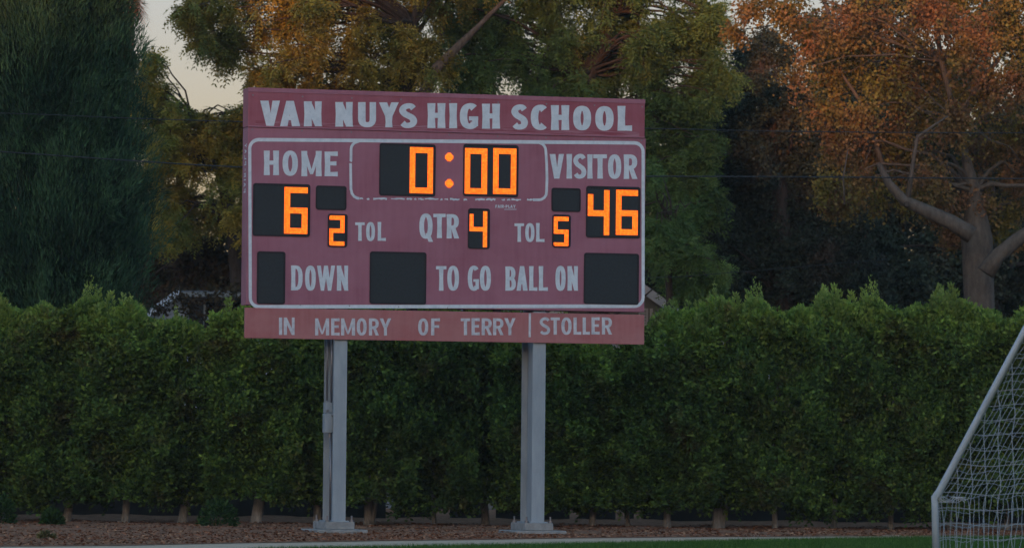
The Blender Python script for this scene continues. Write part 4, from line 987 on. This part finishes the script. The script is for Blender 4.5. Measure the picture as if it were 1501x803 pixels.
for (p0, p1, y0, y1) in ((276, 300, 438, 520), (330, 338, 440, 520)):
    w = hbox(h2, D, p0, p1, y0, y1, 'glass', 'window', -.03)
    m = MB(); a = at(p0 - 2, y1, D); b = at(p1 + 2, y0 - 2, D); zt_ = b.z
    m.box(a.x - g.x, b.x - g.x, -.05, -.031, zt_ - .05, zt_); m.box(a.x - g.x, a.x - g.x + .04, -.05, -.031, a.z, zt_ - .051); m.box(b.x - g.x - .04, b.x - g.x, -.05, -.031, a.z, zt_ - .051)
    f = m.build('frame', MT['siding'], h2); f.parent = w
# twiggy brown shrub in front of that house
clump_tree('bare_shrub', 'brown twiggy shrub in front of the pale house left of the scoreboard', [(300, 770, .05), (300, 500, .04)], [(262, 440, 22), (285, 455, 20), (310, 440, 22), (335, 460, 20), (350, 430, 18), (300, 480, 24), (232, 455, 12)], 'brownish', 'darkbark', 90.5, dj=.5, kind='kite', per=3, dens=1.2, ls=.7, up=.5, droop=0, twig_r=.008, cat='shrub')
# boards added behind the hedge to darken the gaps between trunks
MT['fence'] = noisy('gap_shade_boards', [(.3, (.016, .014, .012)), (.7, (.034, .03, .024))], 3, .9, stretch=(3, 3, .5))
fr = empty('gap_darkening_fence', (0, 83.5, .04), label='added dark board fence that darkens the gaps between the hedge trunks', cat='fence')
me = None; rr2 = random.Random(9)
for i in range(118):
    if i in (46, 51, 52, 57, 66, 71, 73): continue
    x = -8.85 + i * .15
    if me is None or i % 30 == 0:
        m = MB(); m.box(-.0765, .0765, -.01, .01, .0, 1.75 + rr2.uniform(-.02, .02)); o = m.build('board', MT['fence'], fr); me = o.data
    else: o = link('board', me, fr)
    o.location = (x, rr2.uniform(-.012, .012), rr2.uniform(-.03, .0))
m = MB(); m.box(-9, 9, .012, .05, .45, .53); m.box(-9, 9, .012, .05, 1.35, 1.43); m.build('rail', MT['fence'], fr)

# ============================================================ POWER LINES
MT['wire'] = flat('wire', (.03, .04, .05), .8, .1)
for (pts, D, lab, r) in (([(-300, 160), (0, 166), (190, 173.5), (350, 178.5), (700, 188), (945, 188.5), (1170, 193), (1501, 195), (1800, 190)], 81.5, 'upper power line crossing behind the scoreboard', .008),
                         ([(-300, 204), (0, 222.5), (190, 235.5), (350, 245), (650, 257), (945, 258.5), (1200, 259.5), (1501, 262), (1800, 262)], 81.8, 'lower thicker power line crossing behind the scoreboard', .011),
                         ([(600, 412), (940, 407), (1040, 402), (1300, 380)], 87, 'faint thin wire just above the hedge right of the scoreboard', .005)):
    P = spline([tuple(p) for p in pts], 5); m = MB(); m.tube([at(px, py, D) for px, py in P], r, 6)
    m.build('power_line', MT['wire'], label=lab, cat='power line', smooth=True)

# ============================================================ unseen trees added behind the camera to keep low sun off the field
rng = np.random.default_rng(5)
n = 46000
x = rng.uniform(-70, 90, n); topz = 17.45 + 1.3 * np.sin(x * .21) + .9 * np.sin(x * .53 + 1) + .5 * np.sin(x * 1.3)
z = topz * rng.random(n) ** .8; y = rng.uniform(-66, -60, n)
V = kites(np.stack([x, y, z], 1), rdir(n), rng.uniform(1.0, 2.2, n), rng.uniform(.8, 1.6, n))
link('unseen_shade_treeline', fast_mesh('unseen_shade_treeline', V, 4, MT['fartrees'], rng.random(n)), kind='stuff')

# ============================================================ thin veil volume added round the whole place to lift the dark tones
hm = bpy.data.materials.new('dark_lift_haze'); hm.use_nodes = True; hn = hm.node_tree; hn.nodes.remove(hn.nodes['Principled BSDF'])
pv = hn.nodes.new('ShaderNodeVolumePrincipled'); pv.inputs['Density'].default_value = .00022; pv.inputs['Color'].default_value = (.95, .9, .86, 1); pv.inputs['Anisotropy'].default_value = .2
hn.links.new(pv.outputs[0], hn.nodes['Material Output'].inputs['Volume'])
m = MB(); m.box(-160, 160, -110, 190, -1.1, 24.5); m.build('dark_lift_volume', hm, kind='stuff')
